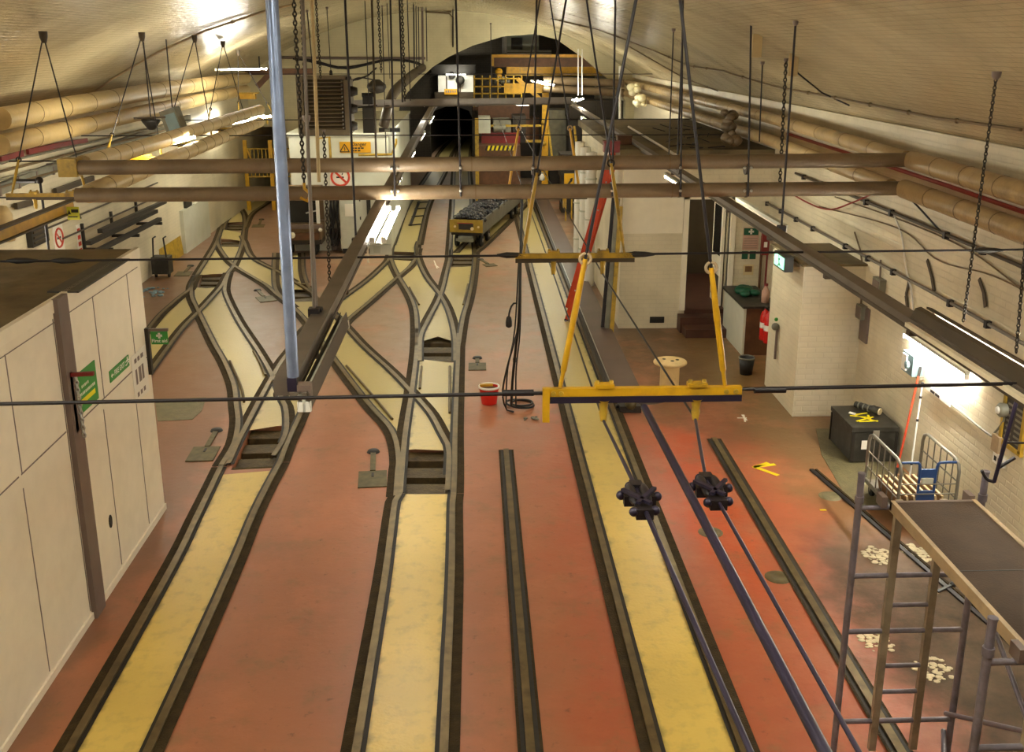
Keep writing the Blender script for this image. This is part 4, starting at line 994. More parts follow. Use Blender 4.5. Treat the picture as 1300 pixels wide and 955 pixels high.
MB().prism([c+V((0, .045*math.cos(k*math.pi/8), .07*math.sin(k*math.pi/8))) for k in range(16)], (.006, 0, 0)).build('pull_plate', 'gap_dark', t)
MB().prism([c+V((.006, .02*math.cos(k*math.pi/8), .04*math.sin(k*math.pi/8))) for k in range(16)], (.004, 0, 0)).build('recess', 'black', t)
def wall_sign(name, label, y0, y1, z0, z1, x, m):
    t = thing(name, label, 'sign', (x, (y0+y1)/2, z0)); MB().box((x, y0, z0), (x+.008, y1, z1)).build('sign_board', m, t); return t
tr, br_ = X(119, 457, SX), X(124, 506, SX); bl2 = X(97, 535, SX)
t = wall_sign('safety_sign', 'large green safety board with a yellow stripe on the shed front', bl2.y, tr.y, br_.z, tr.z, SX, 'sign_green')
cy_, cz, hy, hz = (bl2.y+tr.y)/2, (br_.z+tr.z)/2, (tr.y-bl2.y)/2, (tr.z-br_.z)/2
m = MB(); xx = SX+.0095
def bars(m, y0, y1, z, h, n):
    st = (y1-y0)/n
    for i in range(n):
        w = st*random.uniform(.55, .85); m.poly([V((xx, y0+i*st, z)), V((xx, y0+i*st+w, z)), V((xx, y0+i*st+w, z+h)), V((xx, y0+i*st, z+h))])
bars(m, cy_-hy*.35, cy_+hy*.3, cz+hz*.18, hz*.14, 5); bars(m, cy_-hy*.8, cy_+hy*.8, cz-hz*.16, hz*.15, 13)
m.build('lettering', 'sign_white', t)
MB().box((SX+.008, cy_-hy*.75, cz-hz*.58), (SX+.0095, cy_+hy*.75, cz-hz*.34)).build('yellow_stripe', 'yellow_bright', t)
tl_, bl3, tr3 = X(138, 472, SX), X(139, 487, SX), X(162, 449, SX)
t = wall_sign('exit_sign', 'long green and white FIRE EXIT sign on the shed front', tl_.y, tr3.y, bl3.z, tl_.z, SX, 'sign_green')
cy_, cz, hy, hz = (tl_.y+tr3.y)/2, (tl_.z+bl3.z)/2, (tr3.y-tl_.y)/2, (tl_.z-bl3.z)/2
MB().text('FIRE EXIT', V((SX+.008, cy_-hy*.03, cz)), EYv, EZ, min(hz*1.35, 2*hy*.64/4.9)).build('lettering', 'sign_white', t)
m = MB(); yo = cy_-hy*.8
m.poly([V((xx, yo-hy*.12, cz)), V((xx, yo, cz-hz*.45)), V((xx, yo, cz+hz*.45))]).poly([V((xx, yo, cz-hz*.14)), V((xx, yo+hy*.14, cz-hz*.14)), V((xx, yo+hy*.14, cz+hz*.14)), V((xx, yo, cz+hz*.14))]); m.build('arrow', 'sign_white', t)
m = MB(); yo = cy_+hy*.82
m.poly([V((xx, yo+.018*math.cos(k*math.pi/5), cz+hz*.62+.018*math.sin(k*math.pi/5))) for k in range(10)])
for (a, b_) in (((-.01, .35), (.02, -.1)), ((.02, -.1), (-.03, -.45)), ((-.03, -.45), (-.07, -.4)), ((.02, -.1), (.06, -.4)), ((.06, -.4), (.05, -.75)), ((-.01, .3), (-.06, .1)), ((0, .3), (.05, .15))):
    m.bar(V((xx-.002, yo+a[0], cz+hz*a[1])), V((xx-.002, yo+b_[0], cz+hz*b_[1])), .014, .003, up=EX)
m.build('running_figure', 'sign_white', t)
p0, p1 = X(177, 463, SX), X(185, 479, SX)
t = wall_sign('notice', 'white notice with dark blocks of print at the far corner of the shed', SY1-.62, SY1-.14, (p0.z+p1.z)/2-.27, (p0.z+p1.z)/2+.26, SX, 'sign_white')
m = MB(); cz = (p0.z+p1.z)/2
bars(m, SY1-.54, SY1-.22, cz+.16, .05, 3); bars(m, SY1-.54, SY1-.22, cz-.08, .17, 3); bars(m, SY1-.54, SY1-.22, cz-.22, .05, 3); m.build('lettering', 'ink_grey', t)
# projecting bracket with hanging chain, projecting first aid sign
c = X(83, 476, SX)
t = thing('sign_bracket', 'dark red bracket with a hanging chain beside the green safety board', 'bracket', c)
yb = c.y; e = Y(119, 474, yb)
MB().box((SX, yb-.03, c.z-.55), (SX+.05, yb+.03, c.z+.03)).build('back_plate', 'dark_red', t)
MB().bar(V((SX, yb, c.z)), V((e.x, yb, c.z+.01)), .035, .035).build('arm', 'dark_red', t)
MB().chain(V((SX+.09, yb, c.z-.02)), V((SX+.10, yb, c.z-.6)), .05, .009).build('chain_links', 'bright_steel', t)
c = X(188, 420, SX); y = SY1-.06
e0, e1 = Y(191, 421, y), Y(214, 437, y)
t = thing('first_aid_sign', 'green First aid sign with a white cross projecting from the shed corner', 'sign', e0)
MB().box((SX, y-.03, e1.z-.35), (SX+.04, y+.03, e0.z+.04)).build('back_plate', 'slab_edge', t)
MB().bar(V((SX, y, e0.z+.02)), V((e1.x+.01, y, e0.z+.02)), .03, .03).build('arm', 'post_brown', t)
MB().box((e0.x, y-.006, e1.z), (e1.x, y+.006, e0.z)).build('sign_board', 'sign_green', t)
m = MB(); cx_ = (e0.x+e1.x)/2; hh = e0.z-e1.z
m.text('First aid', V((cx_, y-.006, e1.z+hh*.27)), EX, EZ, hh*.36)
zc_ = e1.z+hh*.68; w = hh*.085
m.box((cx_-w*2.6, y-.008, zc_-w), (cx_+w*2.6, y-.006, zc_+w)).box((cx_-w, y-.008, zc_-w*2.6), (cx_+w, y-.006, zc_+w*2.6)); m.build('lettering', 'sign_white', t)
# debris on shed roof
single('roof_strip', MB().prism([Z(60, 372, SZ)+V((0,0,.0)), Z(100, 372, SZ), Z(165, 330, SZ), Z(135, 330, SZ)], (0, 0, .015)), 'box_black', 'grimy strip of felt lying across the shed roof', 'strip')
# ---- red bucket
c = Z(621, 512)
t = thing('bucket', 'red bucket with a white rim and a yellow tool across it, standing on the floor', 'bucket', c)
MB().lathe(c, [(.001, .0), (.115, .0), (.118, .02), (.15, .25), (.15, .27), (.14, .27), (.135, .25), (.11, .03), (.001, .03)], 24).build('bucket_body', 'red', t)
MB().lathe(c, [(.15, .25), (.162, .255), (.162, .285), (.142, .285), (.14, .26)], 24).build('rim', 'sign_white', t)
MB().obox(c+V((-.04, .02, .29)), V((.1, .01, .0)), V((0, .03, 0)), V((0, 0, .015))).build('tool', 'yellow', t)
MB().lathe(c, [(.001, .235), (.13, .235)], 20).build('contents', 'brown_goods', t)
# ---- hanging black cables and coil
yy = 13.9
P = [Y(663, 240, yy), Y(661, 320, yy), Y(659, 400, yy), Y(655, 440, 14.1), Y(651, 480, 14.25), Z(649, 515, .12)]
t = thing('hanging_cable_bundle', 'black cable bundle hanging to the floor right of the red bucket', 'cable bundle', Z(649, 517))
MB().tube(smooth(P, .2), .02, 8).build('main_cable', 'black', t)
m = MB()
for o in (-.05, .045): m.tube(smooth([Y(660, 330, yy)+V((o*.3, 0, 0)), Y(657, 420, 14)+V((o*.8, 0, 0)), Z(650, 470, .75)+V((o*1.3, 0, 0)), Z(649, 518, .06)+V((o*1.6, 0, 0))], .2), .011, 6)
m.build('strands', 'black', t)
MB().tube(smooth([Y(657, 420, 14), Z(643, 470, .8), Z(638, 500, .35), Z(643, 520, .03), Z(652, 523, .03)], .15), .014, 6).build('slack_loop', 'black', t)
m = MB()
for k in range(2):
    cc = Z(660, 515)+V((.03*k, -.04*k, .03+.03*k)); m.ring(cc, .21-.05*k, .017, V((.1-.12*k, .05, 1)), 26, 6)
m.build('floor_coil', 'black', t)
m = MB(); m.tube(smooth([Y(657, 385, 14), Y(651, 386, 14), Y(647, 395, 14), Y(646, 403, 14)], .05), .014, 6); q = Y(646, 403, 14)
m.lathe(q, [(.015, .02), (.035, 0), (.045, -.06), (.045, -.13), (.02, -.15), (.001, -.15)], 12); m.build('inspection_lamp', 'black', t)
MB().bar(Y(651, 457, 14.2), Y(657, 457, 14.2), .05, .06).build('tie', 'black', t)
m = MB(); c = Z(675, 532)
for i in range(9): m.ball(c+V((random.uniform(-.12, .12), random.uniform(-.1, .1), .02)), random.uniform(.012, .035), 7, 5, (1.2, 1, .6))
single('rubble', m, 'machine_grey', 'little heap of grey rubble on the floor right of the coiled cable', 'rubble', kind='stuff')
# ---- cable drum
c = Z(849, 500)
t = thing('cable_drum', 'small pale wooden cable drum standing behind the near spreader bar', 'cable drum', c)
MB().lathe(c, [(.001, 0), (.24, 0), (.25, .01), (.25, .03), (.24, .04), (.001, .04)], 28).build('bottom_flange', 'drum_wood', t)
MB().lathe(c, [(.15, .04), (.15, .5)], 24).build('core', 'drum_wood', t)
MB().lathe(c, [(.001, .5), (.25, .5), (.26, .51), (.26, .53), (.25, .545), (.001, .545)], 28).build('top_flange', 'drum_wood', t)
m = MB()
for ax, ay in ((.03, -.02), (.12, .04), (-.08, .09)): m.lathe(c+V((ax, ay, .545)), [(.03, .0), (.028, .004), (.001, .004)], 10)
m.build('spindle_holes', 'gap_dark', t)
# ---- black chest by the right wall
x0, x1, y0, y1, hz = 4.9, 5.5, 12.3, 13.12, .5
t = thing('storage_chest', 'black wooden chest with yellow tape on its lid against the right wall', 'chest', ((x0+x1)/2, (y0+y1)/2, 0))
MB().box((x0, y0, .02), (x1, y1, hz-.07)).build('chest_body', 'box_black', t)
MB().box((x0-.015, y0-.015, hz-.06), (x1, y1+.01, hz)).build('lid', 'box_black', t)
m = MB()
for xx_ in (x0+.0, x1-.03): m.box((xx_-.004, y0-.012, .02), (xx_+.03, y0, hz-.08))
m.box((x0-.012, y0-.012, .02), (x0, y0+.03, hz-.08)).box((x0-.012, y1-.03, .02), (x0, y1, hz-.08)); m.build('corner_battens', 'slab_edge', t)
m = MB().box((x0+.26, y0-.025, hz-.15), (x0+.34, y0-.012, hz-.04)); m.build('latch', 'bright_steel', t)
MB().box((x0+.12, y0-.02, .2), (x0+.22, y0-.012, .32)).build('paper_label', 'sign_white', t)
m = MB(); c = V((x0+.26, y0+.3, hz+.002))
for an, L, ox, oy in ((.5, .16, 0, 0), (2.3, .16, .03, .02), (.1, .13, .02, -.08), (1.4, .1, .08, .05), (2.8, .12, -.04, .1), (.3, .1, .02, .2)):
    dd = V((math.cos(an), math.sin(an), 0)); ss = V((-dd.y, dd.x, 0)); m.obox(c+V((ox, oy, 0)), dd*L, ss*.014, EZ*.002)
m.build('tape_strips', 'yellow_bright', t)
MB().obox(V((x0+.17, y0+.52, hz+.003)), V((.02, .03, 0)), V((-.03, .04, 0)), EZ*.002).build('tape_scrap', 'sign_white', t)
a, b = V((5.18, 13.02, hz+.06)), V((5.40, 12.72, hz+.06))
t = thing('torch', 'black cylindrical torch lying on the chest lid', 'torch', (a+b)/2-V((0, 0, .06)))
MB().tube([a, a.lerp(b, .75), a.lerp(b, .8), b], .05, 14, True, [.045, .045, .058, .06]).build('torch_body', 'box_black', t)
d = (b-a).normalized(); MB().cyl(b, b+d*.01, .05, .045).build('lens', 'page_cream', t)
m = MB()
for f in (.15, .35, .55): m.tube([a.lerp(b, f), a.lerp(b, f+.05)], .05, 14)
m.build('grip_rings', 'machine_grey', t)
single('floor_patch', MB().prism([V((4.45, 11.0, 0)), V((5.5, 11.0, 0)), V((5.5, 13.5, 0)), V((4.85, 13.55, 0)), V((4.62, 12.6, 0))], (0, 0, .006)), 'floor_patch', 'bare grey concrete patch under the black chest', 'patch', kind='structure')
single('floor_patch', MB().prism([Z(197, 508), Z(262, 505), Z(256, 522), Z(244, 533), Z(200, 535)], (0, 0, .006)), 'floor_patch', 'bare grey-green concrete patch beside the far corner of the shed', 'patch', kind='structure')
# ---- painted arrow and marks
def mark(name, label, strokes, m, w=.05):
    k = MB()
    for a_, b_ in strokes: k.bar(Z(*a_)+V((0, 0, .004)), Z(*b_)+V((0, 0, .004)), w, .004)
    return single(name, k, m, label, 'floor marking')
mark('floor_arrow', 'yellow arrow taped on the floor beside the guide rail', [((957, 593), (988, 604)), ((958, 593), (984, 590)), ((957, 594), (975, 588))], 'yellow_bright', .06)
mark('floor_arrow', 'small white scratched arrow on the floor behind the near spreader', [((936, 531), (948, 531)), ((944, 527), (946, 536)), ((942, 527), (948, 534))], 'sign_white', .025)
mark('floor_arrow', 'white chalk mark on the floor between the two middle tracks', [((551, 331), (555, 341)), ((552, 336), (557, 340))], 'sign_white', .03)
mark('tape_scrap', 'scrap of pale yellow tape on the floor near the long dark bar', [((1041, 648), (1049, 648))], 'yellow_bright', .03)
mark('tape_scrap', 'torn white scrap on the rail bed of the bright centre track', [((464, 845), (471, 844))], 'sign_white', .03)
# ---- ladder track-like rack lying between far rails
t = thing('rail_tool', 'dark spiked bar lying between the far rails above the twin tube light', 'tool', Z(527, 272))
a, b = Z(521, 286, .03), Z(532, 256, .03); MB().bar(a, b, .08, .04).build('shaft', 'cable_dark', t)
m = MB()
for f in (.0, .33, .66, .95): q = a.lerp(b, f); m.bar(q-V((.05, 0, 0)), q+V((.3, .2, 0)), .05, .03)
m.build('tines', 'cable_dark', t)
# ---- trolley with mesh sides
TX0, TX1, TY0, TY1, TH = 4.74, 5.40, 10.42, 11.38, .80
t = thing('mesh_trolley', 'grey tubular trolley with barred sides holding a row of packs by the right wall', 'trolley', ((TX0+TX1)/2, (TY0+TY1)/2, 0))
MB().box((TX0, TY0, .14), (TX1, TY1, .18)).build('deck', 'trolley_grey', t)
for x in (TX0, TX1):
    s_ = .0
    P = [V((x, TY0, .16)), V((x, TY0, TH-.12)), V((x, TY0+.03, TH-.04)), V((x, TY0+.11, TH)), V((x, TY1-.11, TH)), V((x, TY1-.03, TH-.04)), V((x, TY1, TH-.12)), V((x, TY1, .16))]
    m = MB().tube(P, .02, 10)
    for z in (.36, .56): m.tube([V((x, TY0, z)), V((x, TY1, z))], .009, 6)
    m.tube([V((x, TY0, .2)), V((x, TY1, .2))], .014, 6)
    sd = m.build('side_frame', 'trolley_grey', t)
    m = MB()
    for i in range(1, 6): y = TY0+(TY1-TY0)*i/6; m.tube([V((x, y, .18)), V((x, y, TH))], .008, 6)
    m.build('bars', 'trolley_grey', sd)
m = MB()
for z in (.30, .42, .54): m.tube([V((TX0, TY0, z)), V((TX1, TY0, z))], .007, 6)
m.tube([V((TX0, TY0, .24)), V((TX1, TY0, .24))], .018, 8); m.build('front_rail', 'trolley_grey', t)
for x in (TX0+.06, TX1-.06):
    for y in (TY0+.08, TY1-.08):
        w_ = MB().cyl(V((x-.018, y, .065)), V((x+.018, y, .065)), .065, seg=16).build('castor_wheel', 'tyre_black', t)
        MB().box((x-.028, y-.02, .06), (x+.028, y+.02, .14)).build('castor_fork', 'trolley_grey', w_)
for i in range(7):
    x = TX0+.07+i*.082
    lab = ['leftmost pack', 'second pack from the left', 'third pack from the left', 'middle pack', 'fifth pack from the left', 'second pack from the right', 'rightmost pack'][i]
    p_ = thing('document_pack', lab+' in the leaning row on the grey trolley deck', 'pack', (x, TY0+.3, .18), 'packs on the grey trolley')
    MB().prism([V((x, TY0+.08, .18)), V((x+.012, TY0+.08, .18)), V((x-.03, TY0+.08, .36)), V((x-.042, TY0+.08, .36))], (0, .62, 0)).build('front_cover', 'brown_goods', p_)
    MB().prism([V((x+.013, TY0+.085, .182)), V((x+.04, TY0+.085, .182)), V((x-.002, TY0+.085, .355)), V((x-.029, TY0+.085, .355))], (0, .61, 0)).build('pages', 'page_cream', p_)
t = thing('blue_handle_barrow', 'blue tubular barrow handle standing up inside the grey trolley', 'barrow', ((TX0+TX1)/2, TY0+.1, .18))
xm = (TX0+TX1)/2; yb = TY0+.05
MB().tube(smooth([V((TX0+.02, yb, TH-.02)), V((TX0+.16, yb, TH-.02)), V((xm-.1, yb, TH-.06)), V((xm-.09, yb, .42))], .03), .016, 8).tube(smooth([V((TX1-.02, yb, TH-.02)), V((TX1-.16, yb, TH-.02)), V((xm+.1, yb, TH-.06)), V((xm+.09, yb, .42))], .03), .016, 8).build('handle', 'blue', t)
MB().box((xm-.1, yb-.012, TH-.2), (xm+.1, yb+.012, TH-.1)).build('handle_plate', 'blue', t)
MB().box((xm-.06, yb-.02, TH-.28), (xm+.06, yb+.02, TH-.21)).build('clip', 'cabinet_grey', t)
MB().box((xm-.1, yb-.01, .18), (xm+.1, yb+.01, .44)).build('toe_plate', 'blue', t)
# ---- brooms
q = X(1166, 478, 5.47); q0 = V((5.17, 11.52, .1))
t = thing('broom', 'red handled broom with a red and white head leaning on the right wall', 'broom', q0)
MB().tube([q0, q], .014, 8).build('handle', 'ladder_orange', t)
MB().tube([q, q+(q-q0).normalized()*.12], .018, 8).build('handle_grip', 'black', t)
MB().box(q0+V((-.22, -.04, -.04)), q0+V((.2, .04, .0))).build('brush_head', 'white', t)
MB().box(q0+V((-.21, -.035, -.1)), q0+V((.19, .035, -.04))).build('bristles', 'red', t)
MB().tube([q0, q0+(q-q0).normalized()*.16], .02, 8).build('ferrule', 'black', t)
q = X(1171, 487, 5.5); q0 = V((5.4, 11.62, 0.02)); t = thing('white_pole', 'thin white pole leaning on the right wall next to the red broom', 'pole', q0)
MB().tube([q0, q], .012, 8).build('pole_tube', 'white', t); m = MB()
for f in (.18, .62, .85): m.tube([q0.lerp(q, f), q0.lerp(q, f+.025)], .017, 8)
m.build('collars', 'cable_dark', t); MB().ball(q, .02, 8, 6).build('end_cap', 'black', t)
# ---- right wall fittings
xw = XR
c = X(1158, 461, xw-.08)
t = thing('switch_box', 'grey-blue switch box with a white front beside the bright wall tube', 'switch', c)
MB().box((xw-.14, c.y-.16, c.z-.13), (xw, c.y+.16, c.z+.13)).build('box_body', 'bluegrey', t)
MB().box((xw-.16, c.y-.0, c.z-.1), (xw-.14, c.y+.13, c.z+.1)).build('front_plate', 'white', t)
MB().lathe(V((xw-.16, c.y-.07, c.z)), [(.05, 0), (.05, .03), (.001, .03)], 14, axis=V((-1, 0, 0))).build('knob', 'bluegrey', t)
MB().box((xw-.06, c.y-.2, c.z-.16), (xw-.001, c.y+.22, c.z-.12)).build('back_rail', 'machine_grey', t)
a, b = X(1180, 490, xw), X(1211, 514, xw)
t = thing('cable_trunking', 'short pale trunking with dark slots on the right wall', 'trunking', b)
MB().box((xw-.05, b.y, (a.z+b.z)/2-.03), (xw, a.y, (a.z+b.z)/2+.03)).build('trunking_body', 'white', t)
m = MB()
for f in (.55, .75): y = b.y+(a.y-b.y)*f; m.box((xw-.052, y-.09, (a.z+b.z)/2-.02), (xw-.05, y+.02, (a.z+b.z)/2+.01))
m.build('slots', 'black', t)
z0 = (a.z+b.z)/2; e = X(1262, 548, xw-.02); s_ = X(1276, 524, xw-.02)
P = [V((xw-.025, b.y, z0)), V((xw-.025, e.y+.1, z0-.02)), V((xw-.025, e.y, z0+.02)), V((xw-.025, s_.y, s_.z-.1)), V((xw-.025, s_.y, s_.z))]
t = thing('wall_conduit', 'thin steel conduit running to a round socket on the right wall', 'conduit', P[0]); MB().tube(smooth(P, .08), .013, 8).build('conduit_body', 'machine_grey', t)
MB().lathe(V((xw, s_.y, s_.z+.03)), [(.075, 0), (.075, .08), (.055, .1), (.001, .1)], 16, axis=V((-1, 0, 0))).build('socket_box', 'machine_grey', t)
MB().lathe(V((xw-.1, s_.y, s_.z+.03)), [(.04, 0), (.035, .015), (.001, .015)], 12, axis=V((-1, 0, 0))).build('socket_front', 'white', t)
c = X(1287, 533, xw-.02)
t = thing('framed_notice', 'framed dark notice with a yellow wooden frame on the right wall', 'notice', c)
w_, h_ = .2, .3
MB().box((xw-.02, c.y-w_, c.z-h_), (xw, c.y+w_, c.z+h_)).build('notice_board', 'box_black', t)
m = MB()
for z in (-h_, h_): m.box((xw-.035, c.y-w_-.03, c.z+z-.025), (xw, c.y+w_+.03, c.z+z+.025))
for y in (-w_, w_): m.box((xw-.035, c.y+y-.025, c.z-h_), (xw, c.y+y+.025, c.z+h_))
m.build('frame', 'yellow_worn', t)
m = MB()
for i in range(7):
    for j in range(2): m.box((xw-.022, c.y-.15+j*.17, c.z-.24+i*.06), (xw-.02, c.y-.15+j*.17+.12, c.z-.215+i*.06))
m.build('print', 'machine_grey', t)
c = X(1268, 578, xw-.03)
t = thing('socket_outlet', 'pale twin socket with a brown flap below the framed notice', 'socket', c)
MB().box((xw-.05, c.y-.12, c.z-.1), (xw, c.y+.08, c.z+.02)).build('socket_plate', 'white', t); MB().box((xw-.06, c.y-.02, c.z+.02), (xw-.01, c.y+.13, c.z+.2)).build('flap', 'timber_edge', t)
m = MB()
for k in (-.08, 0): m.box((xw-.053, c.y+k, c.z-.07), (xw-.05, c.y+k+.05, c.z-.02))
m.build('socket_holes', 'gap_dark', t)
# hook tool hanging off the right beam
p = Z(1296, 490, ZB-.06); q = Y(1262, 612, p.y+.1)
t = thing('hook_pole', 'dark pole with a hooked end hanging from the right beam at the edge', 'pole', q)
MB().tube([p, p.lerp(q, .7), q], .013, 8).build('pole_shaft', 'cable_violet', t)
g = p.lerp(q, .85); MB().tube(smooth([q, q+V((-.05, 0, .02)), q+V((-.09, 0, .08))], .02), .011, 8).tube([g, g+V((.1, 0, .07))], .012, 8).build('hook', 'cable_dark', t)
g = p.lerp(q, .58); MB().tube([g, g+V((.14, 0, -.005)), g+V((.15, 0, -.04))], .008, 6).build('side_peg', 'cable_dark', t)
# long wall runs on the right
def wrun(name, label, pix, x, r, m, cat, group=None, clips=False):
    P = [X(px, py, x) for px, py in pix]; t = thing(name, label, cat, P[0], group); MB().tube(P, r, 8).build(name.split('_')[-1]+'_body', m, t)
    if clips:
        k = MB()
        for i in range(len(P)-1):
            L = (P[i+1]-P[i]).length
            for j in range(int(L/.9)): e = P[i].lerp(P[i+1], (j+.5)*.9/L); k.box(e-V((.03, .03, .05)), e+V((.03, .03, .03)))
        if k.v: k.build('saddle_clips', 'cable_dark', t)
    return t
wrun('wall_conduit', 'dark conduit high on the right wall under the fat pipes', [(1010, 220), (1085, 250), (1180, 289), (1360, 365)], xw-.06, .022, 'beam_dark', 'conduit', clips=True)
wrun('wall_conduit', 'brown conduit along the right wall above the wall tube light', [(950, 245), (1060, 305), (1185, 372), (1300, 437), (1400, 495)], xw-.06, .022, 'beam_grey', 'conduit', clips=True)
wrun('wall_pipe', 'red pipe running between the two fat lagged pipes on the right', [(1000, 170), (1118, 208), (1200, 235), (1360, 290)], xw-.02, .026, 'pipe_red', 'pipe')
for i, (pix, lab) in enumerate([([(1150, 278), (1230, 308), (1300, 342), (1380, 378)], 'uppermost thin tan cable along the bright right wall'), ([(1060, 250), (1150, 282), (1230, 318), (1300, 368), (1380, 410)], 'middle thin tan cable along the bright right wall'), ([(1040, 262), (1140, 290), (1190, 330), (1260, 350), (1340, 390)], 'lowest sagging thin cable along the bright right wall')]):
    P = smooth([X(px, py, xw-.03) for px, py in pix], .2); single('wall_cable', MB().tube(P, .009, 6), 'band', lab, 'cable')
P = smooth([X(985, 232, xw-.1), X(1015, 252, xw-.15), X(1050, 266, xw-.15), X(1080, 258, xw-.1), X(1110, 245, xw-.05)], .2)
single('wall_cable', MB().tube(P, .012, 6), 'pipe_red', 'red cable sagging below the right end of the cross pipe', 'cable')
P = smooth([X(1150, 247, xw-.2), X(1165, 262, xw-.1), X(1195, 295, xw-.05)], .2); single('wall_cable', MB().tube(P, .012, 6), 'cable_dark', 'short black cable dropping from the pipe elbow on the right', 'cable')
for pix, lab, m in [([(1135, 273), (1145, 300), (1150, 340), (1158, 375), (1160, 430)], 'wavy white cable down the right wall', 'white'), ([(1085, 295), (1094, 330), (1093, 390)], 'dark cable down the right wall behind the brick pier', 'band'), ([(1118, 330), (1117, 362)], 'short pale cable into a small junction box on the right wall', 'post_brown')]:
    P = smooth([X(px, py, xw-.03) for px, py in pix], .15); single('wall_cable', MB().tube(P, .013, 6), m, lab, 'cable')
for pix, lab in [([(1177, 330), (1183, 352), (1186, 371)], 'dark curved strap on the right wall left of the chain'), ([(1154, 358), (1150, 375), (1152, 392)], 'short dark strap on the right wall nearer the pier'), ([(1243, 354), (1249, 372), (1251, 390)], 'dark curved strap on the right wall right of the chain')]:
    P = [X(px, py, xw-.02) for px, py in pix]; m = MB()
    for i in range(2): m.bar(P[i], P[i+1], .05 if i == 0 else .06, .012, up=EX)
    single('wall_strap', m, 'beam_dark', lab, 'strap')
for (px, py, w_, h_, lab) in [(1116, 366, .13, .14, 'small grey junction box on the right wall behind the beam'), (1094, 396, .1, .1, 'small dark box on the right wall above the pale board')]:
    c = X(px, py, xw-.04); t = thing('junction_box', lab, 'junction box', c); MB().box((xw-.09, c.y-w_, c.z-h_), (xw, c.y+w_, c.z+h_)).build('box_body', 'machine_grey', t); MB().box((xw-.1, c.y-w_*.8, c.z-h_*.8), (xw-.09, c.y+w_*.8, c.z+h_*.8)).build('cover', 'post_brown', t)
c = X(1097, 412, xw-.02); single('notice_strip', MB().box((xw-.03, c.y-.14, c.z-.25), (xw, c.y+.14, c.z+.25)), 'post_brown', 'narrow pale board on the right wall beside the brick pier', 'board')
# foil-wrapped collars on the far right pipes
for px, py, y, lab in [(806, 112, 31.5, 'torn foil wrapping around the upper far right pipe'), (812, 128, 30, 'torn foil wrapping around the lower far right pipe'), (929, 145, 19.5, 'brown wrapped joint of the upper right pipe'), (926, 168, 19.3, 'brown wrapped joint of the lower right pipe')]:
    c = Y(px, py, y); m = MB()
    for i in range(8): m.ball(c+V((random.uniform(-.1, .1), random.uniform(-.25, .25), random.uniform(-.14, .12))), random.uniform(.07, .15), 8, 6, (1, 1.3, .8))
    single('pipe_wrapping', m, 'foil' if y > 25 else 'lagging', lab, 'pipe wrapping')
# ---- workshop alcove: notices, bench, extinguishers, exit sign
yn = BY0-.01
def flat_sign(name, label, p0, p1, m, y=yn, cat='sign'):
    a, b = Y(p0[0], p0[1], y), Y(p1[0], p1[1], y); t = thing(name, label, cat, V(((a.x+b.x)/2, y, b.z)))
    MB().box((a.x, y-.008, b.z), (b.x, y, a.z)).build('sign_board', m, t); return t, a, b
t, a, b = flat_sign('first_aid_notice', 'first aid notice with a white cross on green beside the doorway', (944, 289), (962, 317), 'pink_cream')
zc_ = a.z-(a.z-b.z)*.18; MB().box((a.x+.01, yn-.01, a.z-(a.z-b.z)*.34), (b.x-.01, yn-.008, a.z-.01)).build('green_panel', 'sign_dkgreen', t)
cx_ = (a.x+b.x)/2; m = MB().box((cx_-.05, yn-.012, zc_-.018), (cx_+.05, yn-.01, zc_+.018)).box((cx_-.018, yn-.012, zc_-.05), (cx_+.018, yn-.01, zc_+.05)); m.build('white_cross', 'sign_white', t)
m = MB()
for i in range(5): m.box((a.x+.02, yn-.01, b.z+.03+i*.045), (b.x-.02, yn-.008, b.z+.04+i*.045))
m.build('print', 'ink_grey', t)
flat_sign('green_notice', 'left one of two small dark green notices beside the doorway', (942, 319), (949, 329), 'sign_dkgreen'); flat_sign('green_notice', 'right one of two small dark green notices beside the doorway', (952, 319), (959, 329), 'sign_dkgreen')
t, a, b = flat_sign('picture_notice', 'small brown notice in a frame below the green notices', (944, 336), (956, 349), 'page_cream')
MB().box((a.x+.03, yn-.01, b.z+.06), (b.x-.03, yn-.008, a.z-.03)).build('print', 'brown_goods', t)
t = thing('fire_blanket_case', 'dark red case hanging on the alcove wall beside the notices', 'case', Y(971, 322, 18.6)); c = Y(971, 310, 18.6)
MB().box(c+V((-.06, -.05, -.2)), c+V((.07, .05, .2))).build('case_body', 'dark_red', t); MB().box(c+V((-.03, -.06, -.05)), c+V((.03, -.05, .05))).build('case_label', 'sign_white', t)
for px, lab in ((976, 'red riser pipe at the back of the alcove'), (968, 'dark riser pipe at the back of the alcove')):
    single('riser_pipe', MB().tube([Y(px, 300, 18.9), V((Y(px, 300, 18.9).x, 18.9, .3))], .025, 8), 'dark_red' if px == 976 else 'machine_brown', lab, 'pipe')
bx0, bx1, by0, by1, bz = 4.66, 5.3, 17.1, 18.7, .9
t = thing('work_bench', 'small bench with a dark top in the alcove right of the steps', 'bench', (5, 17.9, 0))
MB().box((bx0, by0, bz-.04), (bx1, by1, bz)).build('bench_top', 'box_black', t)
MB().box((bx0+.03, by0+.05, 0), (bx0+.07, by1-.1, bz-.04)).build('side_panel', 'white_paint', t)
MB().box((bx0+.07, by0+.05, 0), (bx1, by0+.09, bz-.04)).build('end_panel', 'machine_brown', t)
c = V((4.95, 18.0, bz)); m = MB()
for i in range(6): m.ball(c+V((random.uniform(-.14, .14), random.uniform(-.25, .25), .05)), random.uniform(.07, .12), 9, 6, (1.2, 1.3, .7))
single('cloth_bundle', m, 'sign_dkgreen', 'crumpled dark green cloth on the alcove bench', 'cloth')
